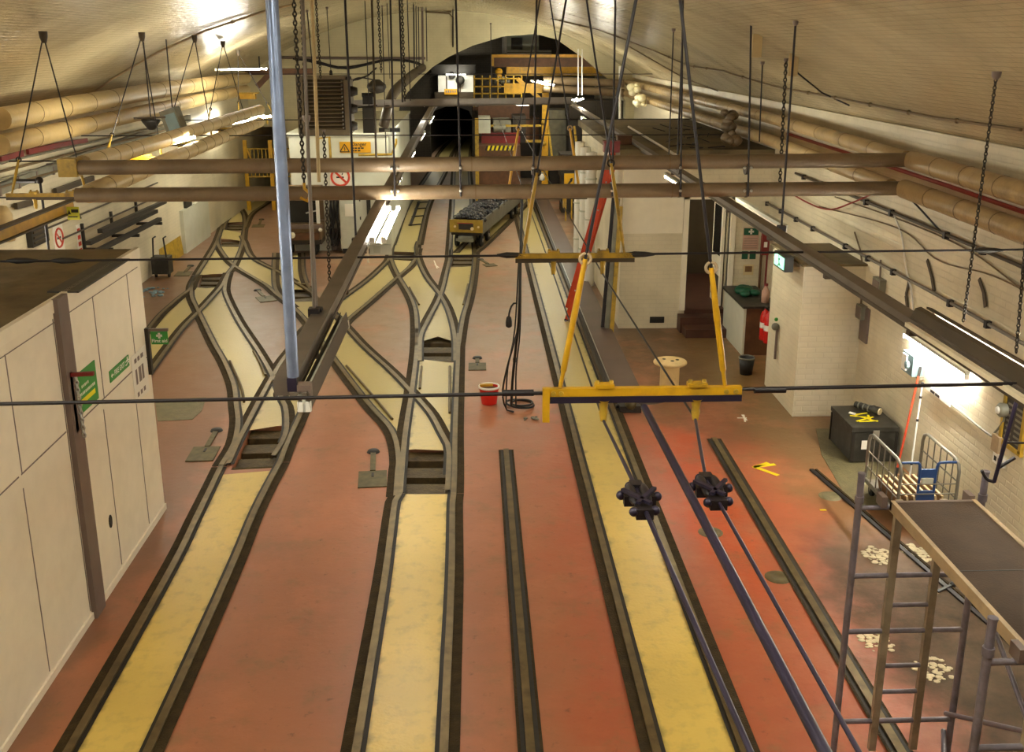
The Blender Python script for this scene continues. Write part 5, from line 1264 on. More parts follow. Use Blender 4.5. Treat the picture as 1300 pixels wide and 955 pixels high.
c = V((5.12, 17.4, bz)); t = thing('bottle', 'pale bottle standing on the front of the alcove bench', 'bottle', c); MB().lathe(c, [(.001, 0), (.07, 0), (.07, .2), (.03, .27), (.03, .3)], 14).build('bottle_body', 'pink_cream', t); MB().lathe(c, [(.035, .3), (.035, .34), (.001, .34)], 12).build('cap', 'dark_red', t)
for px, pb, y, lab in ((971.5, 398, 17.15, 'red fire extinguisher in front of the alcove bench, nearer the doorway'), (977, 400, 16.95, 'red fire extinguisher in front of the alcove bench, nearer the brick pier')):
    c = Y(px, pb, y); c.x = 4.42 if px < 975 else 4.6; c = V((Y(px, 380, y).x-.02, y-.15, .33))
    t = thing('fire_extinguisher', lab, 'fire extinguisher', c)
    MB().lathe(c, [(.001, .0), (.08, .0), (.085, .02), (.085, .42), (.06, .5), (.025, .53), (.025, .56)], 18).build('cylinder', 'ext_red', t)
    MB().lathe(c, [(.087, .22), (.087, .32)], 18).build('paper_band', 'sign_white', t)
    MB().box(c+V((-.015, -.08, .56)), c+V((.015, .05, .6))).build('valve_handle', 'black', t)
    MB().tube(smooth([c+V((.02, 0, .56)), c+V((.1, 0, .5)), c+V((.1, 0, .2))], .05), .012, 6).build('hose', 'black', t)
c = V((4.72, 16.3, 0)); t = thing('waste_bin', 'small black bin on the floor by the left face of the pier', 'bin', V((4.48, 16.0, 0))); c = V((4.5, 16.1, 0)); MB().lathe(c, [(.001, 0), (.1, 0), (.13, .28), (.12, .28), (.095, .02)], 16).build('bin_body', 'black', t); MB().lathe(c, [(.13, .27), (.14, .28), (.13, .3), (.12, .29)], 16).build('rim', 'machine_grey', t)
ya, yb_ = 14.2, 14.75; q = Y(996, 336, ya); zt, zb_ = Y(996, 327, ya).z, Y(996, 346, ya).z
t = thing('lit_exit_sign', 'glowing green emergency exit sign box by the brick pier', 'exit sign', (q.x+.06, ya, zb_))
MB().box((q.x+.006, ya, zb_), (q.x+.13, yb_, zt)).build('sign_case', 'black', t)
MB().box((q.x, ya+.04, zb_+.025), (q.x+.006, yb_-.04, zt-.025)).build('lit_panel', 'exit_lit', t)
m = MB()
for (a_, b_) in (((.30, .04), (.26, -.03)), ((.26, -.03), (.32, -.08)), ((.26, -.03), (.2, -.06)), ((.3, .04), (.24, .03))): m.bar(V((q.x-.001, ya+a_[0], (zt+zb_)/2+a_[1])), V((q.x-.001, ya+b_[0], (zt+zb_)/2+b_[1])), .025, .003, up=EX)
m.ball(V((q.x-.0, ya+.3, (zt+zb_)/2+.07)), .016, 8, 5, (.2, 1, 1)); m.build('running_figure', 'sign_dkgreen', t)
MB().bar(V((q.x+.13, ya+.3, zt-.05)), V((4.66, ya+.3, zt-.05)), .04, .03).build('bracket', 'machine_grey', t)
c = V((4.66, 15.0, 1.2)); t = thing('hand_pump', 'small pale valve on the left face of the brick pier', 'valve', V((4.6, 15.0, .9))); MB().tube([V((4.63, 15.0, .6)), V((4.63, 15.0, 1.1))], .02, 8).build('pipe_body', 'post_brown', t); MB().ball(V((4.6, 15.0, 1.12)), .06, 10, 7).build('valve_body', 'machine_grey', t); MB().ball(V((4.6, 14.98, 1.24)), .03, 8, 6).build('green_cap', 'sign_green', t)
# ---- orange ladder
p = Z(722, 404); q = Y(779, 205, 19.35)
t = thing('ladder', 'orange ladder leaning from the pale track against the corner of the workshop', 'ladder', p)
d = (q-p); q = p+d*1.04; dn = d.normalized(); s_ = V((.28, .96, 0)); s_ = (s_-dn*s_.dot(dn)).normalized(); nn = dn.cross(s_)
for k in (-.2, .2): MB().bar(p+s_*k, q+s_*k, .035, .09, up=nn).build('stile', 'ladder_orange', t)
for k in (-.155, .155): MB().bar((p+d*.08)+s_*k+nn*.075, q+s_*k+nn*.075, .03, .07, up=nn).build('inner_stile', 'ladder_orange', t)
m = MB(); n = int(d.length/.28)
for i in range(1, n): m.cyl(p+dn*(i*.28)-s_*.2, p+dn*(i*.28)+s_*.2, .017, seg=8).cyl(p+dn*(i*.28+.05)-s_*.155+nn*.075, p+dn*(i*.28+.05)+s_*.155+nn*.075, .017, seg=8)
m.build('rungs', 'ladder_orange', t)
MB().bar(p-s_*.3, p+s_*.3, .06, .05, up=nn).build('foot_bar', 'galv', t)
m = MB()
for k in (-.2, .2): m.bar(p+s_*k-dn*.04, p+s_*k+dn*.05, .06, .1, up=nn)
m.build('rubber_feet', 'black', t)
m = MB()
for i in range(0, n, 2): 
    for k in (-.222, .222): m.ball(p+dn*(i*.28+.12)+s_*k, .018, 6, 5)
m.build('rivets', 'bright_steel', t)
# things leaning by the workshop side
for i, (xa, ya_, xb, yb2, r, m_, lab) in enumerate([(772, 330, 779, 250, .03, 'cable_dark', 'dark pole leaning on the workshop corner behind the ladder'), (778, 322, 784, 252, .04, 'machine_grey', 'grey plank leaning on the workshop corner'), (784, 330, 788, 262, .035, 'yellow_worn', 'brown batten leaning on the workshop corner nearest the wall board')]):
    p = Y(xa, ya_, 18.85-.05*i); q = Y(xb, yb2, 18.9-.05*i); dd = (q-p); p0 = V((p.x-.12*i*0-.1, 18.7-.06*i, 0)); single('leaning_pole', MB().bar(p0, q, r*2.2, r), m_, lab, 'pole')
for i, (px, lab) in enumerate(((739, 'leftmost white column at the far corner of the workshop'), (747, 'middle white column at the far corner of the workshop'), (755, 'rightmost white column at the far corner of the workshop'))):
    c = V((BX0-.17, (25.2, 23.9, 22.7)[i], 0)); t = thing('white_duct', lab, 'duct', c); MB().lathe(c, [(.12, 0), (.12, 3.0)], 18).build('duct_body', 'white', t); m = MB()
    for z in (.6, 1.5, 2.4): m.lathe(c, [(.135, z), (.14, z+.02), (.135, z+.04)], 18)
    m.build('joint_bands', 'cabinet_grey', t)
single('yellow_post', MB().box(Z(732, 296)+V((-.04, -.04, 0)), Z(732, 296)+V((.04, .04, 1.5))), 'yellow_worn', 'thin yellow post on the floor right of the steel slab', 'post')
for px, py, z, lab in ((776, 196, BZ+.1, 'red toolbox on the front edge of the workshop roof'),):
    c = Z(px, py-3, z); t = thing('toolbox', lab, 'toolbox', c); MB().box(c+V((-.14, -.1, 0)), c+V((.14, .1, .16))).build('toolbox_body', 'dark_red', t); MB().box(c+V((-.15, -.11, .16)), c+V((.15, .11, .2))).build('lid', 'dark_red', t); MB().tube([c+V((-.07, 0, .2)), c+V((-.07, 0, .26)), c+V((.07, 0, .26)), c+V((.07, 0, .2))], .012, 6).build('handle', 'black', t)
P = [Z(798, 161, BZ+.13), Z(858, 197, BZ+.13)]; single('roof_pipe', MB().tube(P, .025, 8), 'white', 'thin white pipe lying along the workshop roof', 'pipe')
c = Z(792, 183, BZ+.1); single('roof_crate', MB().box(c+V((-.14, -.1, 0)), c+V((.14, .1, .14))).box(c+V((-.15, -.11, .14)), c+V((.15, .11, .17))), 'machine_brown', 'small brown crate on the workshop roof beside the beam', 'crate')
m = MB()
for i in range(26):
    c = Z(random.uniform(838, 925), random.uniform(160, 193), BZ+.1)
    if c.x < XR-.15 and BY0 < c.y < BY1: m.tube([c+V((0, 0, .02)), c+V((random.uniform(-.3, .3), random.uniform(-.4, .4), random.uniform(.02, .1)))], .012, 5)
single('cable_offcuts', m, 'cable_dark', 'tangle of dark cable offcuts on the workshop roof', 'offcuts', kind='stuff')
# ---- scaffold tower at the right foreground
zt = 2.45; zp = 2.26
A = Z(1094, 602, zt); B = Z(1251, 598, zt); C0 = Z(1262, 785, zt)
yf, yn_ = (A.y+B.y)/2, C0.y; xl, xr_ = (A.x+C0.x)/2, B.x+(C0.x-A.x)/2*0
t = thing('scaffold_tower', 'grey tube scaffold tower with a dark plywood platform in the right foreground', 'scaffold tower', ((xl+xr_)/2, (yf+yn_)/2, 0))
for y in (yf, yn_):
    fr = MB().tube([V((xl, y, .12)), V((xl, y, zt))], .024, 12).tube([V((xr_, y, .12)), V((xr_, y, zt))], .024, 12).build('end_frame', 'galv_scaff', t)
    w = xr_-xl
    for f in (.33, .69): MB().box((xl+w*f-.026, y-.02, .2), (xl+w*f+.026, y+.02, zp-.02)).build('ladder_stile', 'ladder_alu', fr)
    for z in (2.19, 1.66, 1.21, .45): MB().tube([V((xl, y, z)), V((xr_, y, z))], .019, 8).build('cross_rung', 'galv_scaff', fr)
    for z in (1.42, .92, .7): MB().tube([V((xl+w*.33, y, z)), V((xl+w*.69, y, z))], .017, 8).build('ladder_rung', 'galv_scaff', fr)
    m = MB()
    for x in (xl, xr_):
        m.tube([V((x, y, zt-.012)), V((x, y, zt+.004))], .027, 12)
        m.tube([V((x, y, zt-.22)), V((x, y, zt-.17))], .031, 12)
    m.build('collars', 'galv_scaff', fr)
    for x in (xl, xr_):
        wl = MB().cyl(V((x-.02, y, .06)), V((x+.02, y, .06)), .06, seg=16).build('castor_wheel', 'tyre_black', t)
pl, pr_ = Z(1136, 643, zp).x, Z(1241, 637, zp).x
MB().box((pl+.03, yn_-.12, zp-.02), (pr_-.03, yf-.06, zp)).build('platform_board', 'ply_dark', t)
m = MB()
for x in (pl, pr_-.03): m.box((x, yn_-.14, zp-.07), (x+.03, yf-.05, zp+.006))
m.build('platform_side_rail', 'timber_edge', t)
m = MB().box((pl, yf-.08, zp-.06), (pr_, yf-.05, zp+.004)).box((pl, yn_-.14, zp-.06), (pr_, yn_-.11, zp+.004)); m.build('platform_end_rail', 'post_brown', t)
mid = (yf+yn_)/2-.1; MB().box((pl+.03, mid-.004, zp), (pr_-.03, mid+.004, zp+.002)).build('hatch_joint', 'black', t)
for x in (xl+.16, xr_-.1):
    for y in (yf, yn_): MB().box((x-.02, y-.05, zp-.05), (x+.02, y+.05, zp+.03)).build('hook_clip', 'post_brown', t)
for a_, b_ in (((xr_, yn_, .5), (xr_, yf, 1.7)), ((xr_-.05, yn_, 1.6), (xr_-.05, yf, .5)), ((xl+.02, yn_, .3), (xr_-.05, yf, .35))): MB().tube([V(a_), V(b_)], .018, 8).build('brace', 'galv_scaff', t)
m = MB()
for cpx, cpy, n, rr in ((1116, 706, 90, .16), (1166, 702, 80, .15), (1112, 815, 60, .14), (1185, 850, 60, .16)):
    c = Z(cpx, cpy)
    for i in range(n):
        a_ = random.uniform(0, 6.28); q = rr*math.sqrt(random.random())
        m.ball(c+V((math.cos(a_)*q, math.sin(a_)*q*1.3, .003)), random.uniform(.008, .035), 7, 4, (1.2, 1, .12))
single('plaster_spill', m, 'plaster_dust', 'crusty pale plaster spills on the floor under the scaffold tower', 'spill', kind='stuff')
c = Z(1190, 752); single('floor_shackle', MB().bar(c, c+V((.2, .1, .02)), .03, .03).ball(c+V((.2, .1, .02)), .035, 8, 6), 'black', 'small black iron fitting on the floor behind the scaffold ladder', 'fitting')
for px, py, lab in ((988, 733, 'round worn cover in the red floor left of the guide rail'), (1054, 630, 'greasy dark cover on the floor near the trolley'), (902, 676, 'scraped pale patch in the bright red floor')):
    c = Z(px, py); single('floor_cover', MB().lathe(c, [(.14, .0), (.13, .006), (.07, .008), (.06, .004), (.001, .004)], 20), 'lever_iron' if py > 700 else 'floor_patch', lab, 'floor cover')
c = Z(800, 523); t = thing('ground_anchor', 'dark iron anchor block at the near end of the steel slab', 'anchor', c)
MB().box(c+V((-.16, -.05, 0)), c+V((.16, .25, .1))).build('anchor_body', 'slab_edge', t); MB().ball(c+V((0, .0, .12)), .09, 12, 8).build('anchor_ball', 'lever_iron', t); MB().cyl(c+V((-.2, .1, .06)), c+V((.2, .1, .06)), .03).build('anchor_pin', 'cable_dark', t)
# ================================================================== ROLLING STOCK AND THE FAR END
# loaded wagon
f0 = Z(592, 316); b0 = Z(657, 260); d = (b0-f0).normalized(); s_ = V((d.y, -d.x, 0)); L = 6.2
t = thing('wagon', 'low wagon with a yellow headboard on the slanting far track', 'wagon', f0)
def wp(u, v, z): return f0+d*u+s_*v+V((0, 0, z))
def wbox(m, u0, u1, v0, v1, z0, z1): return m.obox(wp((u0+u1)/2, (v0+v1)/2, (z0+z1)/2), d*((u1-u0)/2), s_*((v1-v0)/2), EZ*((z1-z0)/2))
wbox(MB(), .06, L, -.42, .42, .36, .42).build('chassis', 'slab_edge', t)
m = MB(); wbox(m, .06, L, .40, .44, .40, .78); wbox(m, .06, L, -.44, -.40, .40, .78); m.build('side_board', 'wagon_grey', t)
hb = wbox(MB(), 0, .06, -.45, .45, .44, .78).build('headboard', 'yellow_dark', t)
m = MB(); wbox(m, -.01, 0, -.2, .2, .52, .68); m.build('buffer_plate', 'slab_edge', hb)
m = MB(); wbox(m, -.012, 0, -.24, .18, .68, .70); m.build('red_bar', 'pipe_red', hb)
m = MB(); m.cyl(wp(-.01, .17, .55), wp(-.03, .17, .55), .045).cyl(wp(-.01, -.3, .6), wp(-.03, -.3, .6), .03).cyl(wp(-.01, .34, .6), wp(-.03, .34, .6), .03); m.build('lamps', 'page_cream', hb)
wbox(MB(), L, L+.06, -.45, .45, .44, .78).build('tailboard', 'yellow', t)
for u in (.35, 1.2, L-1.2, L-.4):
    for v in (-.33, .33):
        w = MB().lathe(wp(u, v-.04, .18), [(.001, 0), (.17, 0), (.18, .02), (.18, .05), (.2, .06), (.2, .08), (.001, .08)], 20, axis=s_).build('wheel', 'tyre_black', t)
        MB().cyl(wp(u, v-.05, .18), wp(u, v-.055 if v < 0 else v+.06, .18), .05).build('hub', 'bright_steel', w)
m = MB()
for u in (.35, 1.2, L-1.2, L-.4): m.cyl(wp(u, -.36, .18), wp(u, .36, .18), .035)
m.build('axles', 'slab_edge', t)
m = MB(); wbox(m, -.1, .3, -.2, .2, .2, .34); m.bar(wp(-.16, -.24, .27), wp(-.16, .24, .27), .05, .06); m.build('coupler', 'machine_grey', t)
m = MB()
for i in range(300):
    u, v = random.uniform(.12, L-.1), random.uniform(-.38, .38); r = random.uniform(.06, .12)
    m.ball(wp(u, v, .70+.14*(1-(v/.42)**2)+random.uniform(-.03, .05)), r, 6, 4, (random.uniform(.8, 1.4), random.uniform(.7, 1.2), .8))
wbox(m, .08, L-.02, -.4, .4, .42, .72)
single('coal_load', m, 'coal', 'heap of glossy black lumps loaded on the wagon', 'load', kind='stuff')
# parked locomotive
lx0, lx1, ly0 = Y(362, 300, 27).x, Y(413, 300, 27).x, 26.2
wl_ = lx1-lx0; xm = (lx0+lx1)/2; LH = 1.75
t = thing('locomotive', 'small brown locomotive with a dark cab window parked left of the plant room', 'locomotive', (xm, ly0, 0))
MB().box((lx0, ly0+.1, .3), (lx1, ly0+.8, .42)).build('underframe', 'slab_edge', t)
m = MB().box((lx0, ly0+.1, .42), (lx1, ly0+.8, .85)); m.build('nose', 'loco_body', t)
m = MB().box((lx0, ly0+.1, LH-.08), (lx1, ly0+.8, LH)).box((lx0, ly0+.1, .85), (lx0+.07, ly0+.16, LH-.08)).box((lx0, ly0+.74, .85), (lx1, ly0+.8, LH-.08)).box((lx0, ly0+.1, .85), (lx0+.04, ly0+.8, LH-.08)); m.build('cab_frame', 'loco_body', t)
MB().box((lx1-.1, ly0+.09, .85), (lx1-.02, ly0+.17, LH-.06)).build('door_pillar', 'white', t)
MB().box((lx0+.07, ly0+.14, .87), (lx1-.1, ly0+.16, LH-.09)).build('cab_window', 'glass_dark', t)
m = MB().bar(V((lx0+.12, ly0+.08, LH-.1)), V((xm+.12, ly0+.08, LH-.16)), .02, .02).bar(V((lx1-.36, ly0+.08, 1.12)), V((lx1-.1, ly0+.08, 1.18)), .03, .03); m.build('grab_rail', 'bright_steel', t)
MB().box((lx0-.02, ly0+.02, .72), (lx1+.05, ly0+.1, .82)).build('buffer_beam', 'post_brown', t)
m = MB().box((lx0+.02, ly0+.05, .42), (lx1-.05, ly0+.1, .62)); m.build('skirt', 'machine_brown', t)
MB().lathe(V((lx0+.32, ly0+.05, .56)), [(.08, 0), (.085, .03), (.06, .04), (.001, .035)], 16, axis=V((0, -1, 0))).build('headlamp', 'lamp_lens', t)
MB().lathe(V((lx1, ly0+.02, .7)), [(.05, 0), (.05, .03), (.001, .03)], 14, axis=V((0, -1, 0))).build('marker_lamp', 'lamp_lens', t)
for y in (ly0+.3, ly0+.62):
    for x in (xm-.33, xm+.33): MB().cyl(V((x-.04, y, .17)), V((x+.04, y, .17)), .17, seg=18).build('wheel', 'tyre_black', t)
# cable bundle and cabinets on the plant room front
m = MB()
for i in range(9):
    px = 419+i*1.9; P = [Y(px+random.uniform(-1, 1), 252, 26.85), Y(px+random.uniform(-3, 3), 275, 26.8), Y(px+random.uniform(-3, 3), 295, 26.8), Y(424+random.uniform(-3, 4), 312, 26.8)]
    m.tube(smooth(P, .15), .025, 6)
single('cable_bundle', m, 'black', 'bunch of black cables hanging on the plant room corner beside the locomotive', 'cable bundle', kind='thing')
m = MB()
for i in range(6): m.tube([Y(420+i*1.6, 290, 26.9), V((Y(421+i*2.2, 290, 26.9).x, 26.9, .02))], .022, 6)
single('riser_conduits', m, 'post_brown', 'group of pale conduits down the plant room corner', 'conduits')
ca, cb = Y(431, 258, 26.6), Y(479, 258, 26.6)
t = thing('electrical_cabinet', 'pale grey electrical cabinet against the plant room front', 'cabinet', ((ca.x+cb.x)/2, 26.7, 0))
MB().box((ca.x, 26.55, .14), (cb.x, 26.98, 1.62)).build('cabinet_body', 'cabinet_grey', t); MB().box((ca.x+.03, 26.58, 0), (cb.x-.03, 26.98, .14)).build('plinth', 'black', t)
for i in range(3):
    z = .18+i*.48; dr = MB().box((ca.x+.03, 26.535, z), ((ca.x+cb.x)/2-.0+.1, 26.55, z+.44)).build('door', 'cabinet_grey', t); MB().box(((ca.x+cb.x)/2+.03, 26.52, z+.24), ((ca.x+cb.x)/2+.06, 26.535, z+.32)).build('handle', 'black', dr)
c = V((ca.x+.28, 26.53, 1.15)); MB().box(c+V((-.14, -.01, -.16)), c+V((.14, .005, .16))).build('paper_notice', 'sign_white', t)
c = V((cb.x-.22, 26.53, 1.1)); MB().box(c+V((-.05, -.03, -.4)), c+V((.05, .02, .4))).build('dark_slot', 'gap_dark', t)
# signs on the plant room front
yd = 26.98
t, a, b = flat_sign('danger_sign', 'amber Danger sign with a black warning triangle below the louvred unit', (431, 180), (471, 194), 'sign_amber', yd)
w, h = b.x-a.x, a.z-b.z; xo = a.x+w*.155; yy = yd-.0095
m = MB(); tri = [V((xo-h*.42, yy, b.z+h*.1)), V((xo+h*.42, yy, b.z+h*.1)), V((xo, yy, b.z+h*.78))]
for i in range(3): m.bar(tri[i], tri[(i+1) % 3], h*.09, .004, up=V((0, 1, 0)))
m.bar(V((xo, yy, b.z+h*.55)), V((xo-.01, yy, b.z+h*.36)), h*.07, .004, up=EYv).bar(V((xo+.01, yy, b.z+h*.4)), V((xo, yy, b.z+h*.18)), h*.07, .004, up=EYv); m.build('warning_triangle', 'ink_black', t)
MB().text('Danger', V((a.x+w*.62, yd-.008, b.z+h*.76)), EX, EZ, h*.46).build('lettering', 'ink_black', t)
m = MB()
for i, (z, n) in enumerate(((.42, 4), (.2, 3))):
    x = a.x+w*.36
    for k in range(n): ww = w*random.uniform(.06, .11); m.box((x, yd-.0095, b.z+h*z-.02), (x+ww, yd-.008, b.z+h*z+.02)); x += ww+w*.02
m.build('small_print', 'ink_black', t)
t, a, b = flat_sign('no_smoking_sign', 'white no smoking sign with a red ring on the plant room front', (418, 210), (446, 239), 'sign_white', 26.97)
cc = V(((a.x+b.x)/2, 26.955, (a.z+b.z)/2)); R = (b.x-a.x)*.42
m = MB().ring(cc, R, R*.13, EYv, 28, 6); m.bar(cc+V((-R*.7, 0, R*.7)), cc+V((R*.7, 0, -R*.7)), R*.24, .006, up=EYv); m.build('red_ring', 'sign_red', t)
m = MB().bar(cc+V((-R*.45, .004, -R*.05)), cc+V((R*.4, .004, -R*.05)), R*.17, .004, up=EYv).bar(cc+V((R*.2, .004, .05)), cc+V((R*.3, .004, R*.45)), R*.1, .004, up=EYv); m.build('cigarette', 'ink_black', t)
# yellow guard hoops and posts near the plant room
for pix, y, lab in [([(404, 205), (404, 176), (418, 174), (420, 205)], 27.1-.3, 'thin yellow hoop frame left of the danger sign'), ([(455, 197), (497, 196), (503, 182), (503, 176)], 26.8, 'thin yellow rail below the danger sign')]:
    single('guard_hoop', MB().tube([Y(px, py, y) for px, py in pix], .035, 6), 'yellow_worn', lab, 'guard rail')
# louvred unit on chains
la, lb2 = Y(377, 98, 20), Y(444, 168, 20)
t = thing('louvred_unit', 'big dark louvred ventilation unit hanging on two chains', 'ventilation unit', ((la.x+lb2.x)/2, 20, lb2.z))
x0, x1, z0, z1 = la.x, lb2.x, lb2.z, la.z
m = MB().box((x0, 20.05, z0), (x1, 20.6, z1)); m.build('casing', 'louvre_dark', t)
m = MB().box((x0-.02, 19.95, z0-.02), (x0+.1, 20.62, z1)).box((x1-.07, 19.95, z0-.02), (x1+.03, 20.62, z1-.05)).box((x0, 19.97, z0-.05), (x1, 20.6, z0+.05)).box((x0+.05, 19.97, z1-.04), (x1-.04, 20.6, z1+.02)); m.build('frame', 'louvre', t)
m = MB(); n = 13
for i in range(n):
    z = z0+.09+(z1-z0-.16)*i/(n-1); m.prism([V((x0+.1, 19.97, z-.02)), V((x0+.1, 20.05, z+.03)), V((x0+.1, 20.05, z+.018)), V((x0+.1, 19.97, z-.032))], (x1-x0-.2, 0, 0))
m.build('louvre_slats', 'louvre', t)
m = MB()
for i in range(n): z = z0+.09+(z1-z0-.16)*i/(n-1); m.ball(V((x1-.11, 19.97, z)), .018, 6, 5)
m.build('slat_pins', 'bright_steel', t)
for pz in (116, 138, 160): c = Y(447, pz, 20.2); MB().lathe(c, [(.001, -.1), (.09, -.1), (.1, 0), (.07, .1), (.001, .1)], 14, axis=EX).build('fan_motor', 'louvre_dark', t)
# dark lamp and boxes on the wall behind
c = Y(478, 108, 30); t = thing('wall_lamp', 'dark bowl lamp hanging in front of the end wall', 'lamp', c)
MB().lathe(c, [(.001, .16), (.1, .15), (.26, .02), (.28, -.06), (.2, -.2), (.001, -.24)], 18).build('lamp_bowl', 'louvre_dark', t); MB().tube(smooth([c+V((-.1, 0, .15)), c+V((-.5, 0, .2)), c+V((-.7, 0, .02)), c+V((-.72, 0, -.7))], .1), .02, 6).build('cable', 'cable_dark', t)
c = Y(469, 152, 25.4); t = thing('control_box', 'dark control box hanging below the grey girder end', 'control box', c)
MB().box(c+V((-.15, -.1, -.31)), c+V((.13, .1, .31))).build('box_body', 'louvre_dark', t); MB().box(c+V((-.13, -.12, -.28)), c+V((.11, -.1, .28))).build('door', 'slab_edge', t); MB().bar(c+V((-.3, 0, .28)), c+V((.2, 0, .34)), .03, .03).build('bracket', 'cable_dark', t); MB().tube([c, V((c.x, c.y, vz(c.x)))], .012, 6).build('hanger_rod', 'cable_dark', t)
c = Y(467, 127, 25.5); single('trolley_block', MB().box(c+V((-.12, -.08, -.1)), c+V((.12, .08, .1))).cyl(c+V((-.14, 0, .12)), c+V((.14, 0, .12)), .05), 'black', 'black roller block on the grey girder above the control box', 'block')
c = Y(495, 165, 26); t = thing('dark_bracket', 'short black bracket bar at the right end of the plant room', 'bracket', c); MB().bar(c+V((-.27, 0, 0)), c+V((.25, 0, 0)), .1, .1).build('bar', 'black', t); MB().cyl(c+V((-.12, -.07, 0)), c+V((.0, -.07, 0)), .04).build('clamp', 'machine_grey', t)
P = smooth([Y(487, 160, 26), Y(492, 140, 26), Y(500, 118, 27), Y(520, 98, 30), Y(536, 86, 33)], .3)
single('arch_duct', MB().tube(P, .13, 10), 'beam_dark', 'dark duct curving up to the left shoulder of the arch', 'duct')
# chamber: white panelled box room over the tunnel mouth
yc = 47.4
def cbox(p0, p1, y0, y1): a, b = Y(p0[0], p0[1], y0), Y(p1[0], p1[1], y0); return MB().box((a.x, y0, b.z), (b.x, y1, a.z))
t = thing('panel_room', 'bright white panelled cabin above the tunnel mouth', 'cabin', Y(580, 117, yc))
cbox((556, 96), (601, 117), yc, YP).build('cabin_wall', 'white', t); m = cbox((566, 97), (568, 117), yc-.05, yc); a = cbox((583, 97), (585, 117), yc-.05, yc); m.add(a.v, a.f); m.build('wall_posts', 'beam_dark', t)
cbox((552, 117), (602, 128), yc-.1, YP).build('lintel_beam', 'beam_dark', t); cbox((548, 82), (604, 95), yc-.2, YP).build('roof_edge', 'slab_edge', t)
m = MB(); c = Y(574, 96, yc-.2); m.ball(c, .16, 10, 7); c = Y(584, 102, yc-.2); m.ball(c, .2, 10, 7); m.build('lamp_domes', 'gap_dark', t)
t, a, b = flat_sign('amber_sign', 'small amber sign under the white cabin above the tunnel mouth', (564, 113), (583, 120), 'sign_amber', yc-.15); m = MB()
for i in range(6): x = a.x+.06+i*.1; m.box((x, yc-.16, b.z+.08), (x+.06, yc-.158, a.z-.06))
m.build('lettering', 'ink_grey', t)
# yellow crane
yk = 36.5
t = thing('crane_girder', 'yellow crane girder across the far right of the arch', 'crane', Y(700, 90, yk)); a, b = Y(643, 85, yk), Y(768, 94, yk)
MB().box((a.x, yk-.15, b.z), (b.x, yk+.15, a.z)).build('girder_box', 'yellow', t); MB().box((a.x-.05, yk-.2, b.z-.05), (b.x, yk+.2, b.z)).build('bottom_flange', 'yellow_worn', t)
for px in (660, 700, 740): c = Y(px, 90, yk); MB().box((c.x-.02, yk-.17, b.z), (c.x+.02, yk-.15, a.z)).build('stiffener', 'yellow_worn', t)
yk2 = 40; t = thing('gantry_frame', 'thin yellow gantry frame high in the arch above the crane girder', 'gantry', Y(690, 70, yk2)); a, b = Y(624, 69, yk2), Y(764, 73, yk2)
MB().box((a.x, yk2-.1, b.z), (b.x, yk2+.1, a.z)).build('top_beam', 'yellow', t); MB().box((a.x, yk2-.08, Y(624, 84, yk2).z), (a.x+.09, yk2+.08, b.z)).build('end_post', 'yellow', t)
m = cbox((627, 74), (764, 85), yk2+.1, yk2+.2); m.build('dark_panel', 'machine_brown', t)
yk = 35.6; c = Y(692, 160, yk)
t = thing('crane_post', 'thick yellow crane post with a diagonal strut right of the tunnel mouth', 'crane post', V((c.x, yk, 0))); top = Y(692, 112, yk)
MB().box((c.x-.11, yk-.1, 0), (c.x+.11, yk+.1, top.z)).build('post', 'yellow', t); MB().bar(Y(657, 100, yk), Y(688, 128, yk), .12, .14).build('strut', 'yellow', t); a = Y(640, 104, yk); MB().box((a.x, yk-.1, Y(640, 118, yk).z), (c.x, yk+.1, a.z-.05)).build('arm', 'yellow', t)
m = MB()
for py in (155, 182): q = Y(690, py, yk); m.ball(q+V((0, -.1, 0)), .09, 8, 6)
m.build('bolts', 'yellow_worn', t)
m = cbox((640, 178), (690, 181), yk-.05, yk+.05); m.build('cross_rail', 'yellow_worn', t)
# platform with hazard edge and machine
yh = 34.2; a, b = Y(604, 185, yh), Y(653, 191, yh)
t = thing('work_platform', 'raised work platform with a black and yellow hazard edge beside the tunnel mouth', 'platform', Y(630, 200, yh))
MB().box((a.x, yh, 0), (b.x+.2, yh+6, a.z)).build('platform_body', 'machine_brown', t)
hm = MB(); n = 14; w = (b.x-a.x-.3)/n
for i in range(n): x = a.x+.3+i*w; hm.mat(i % 2); hm.add([V((x, yh-.012, b.z)), V((x+w, yh-.012, b.z)), V((x+w+.05, yh-.012, a.z)), V((x+.05, yh-.012, a.z))], [(0, 1, 2, 3)])
hm.build('hazard_edge', ['black', 'yellow_bright'], t)
MB().box((a.x-.02, yh-.1, 0), (a.x+.1, yh+.02, Y(604, 150, yh).z)).build('corner_post', 'yellow_worn', t)
t = thing('machine', 'cluttered grey and brown machine standing on the far work platform', 'machine', Y(630, 185, yh+1)); zb0 = a.z; x0 = a.x
def mbx(u0, u1, v0, v1, w0, w1): return MB().box((x0+u0, yh+v0, zb0+w0), (x0+u1, yh+v1, zb0+w1))
mbx(.2, 1.5, .8, 3, 0, .35).build('machine_bed', 'dark_red', t); mbx(.1, .5, .6, 2, .35, .85).build('stacked_panels', 'cabinet_grey', t); mbx(.6, 1.2, 1, 2.4, .35, .75).build('gear_case', 'machine_grey', t)
mbx(.1, 2.2, .7, .8, .55, .62).build('guide_bar', 'yellow_worn', t); mbx(1.25, 1.7, 1, 2, .0, .9).build('drive_cabinet', 'slab_edge', t); MB().cyl(V((x0+.6, yh+.7, zb0+.5)), V((x0+1.0, yh+.7, zb0+.5)), .12).build('motor', 'machine_grey', t)
MB().box((x0+.1, yh+2.4, zb0), (x0+1.9, yh+2.6, zb0+1.3)).build('back_panel', 'machine_brown', t)
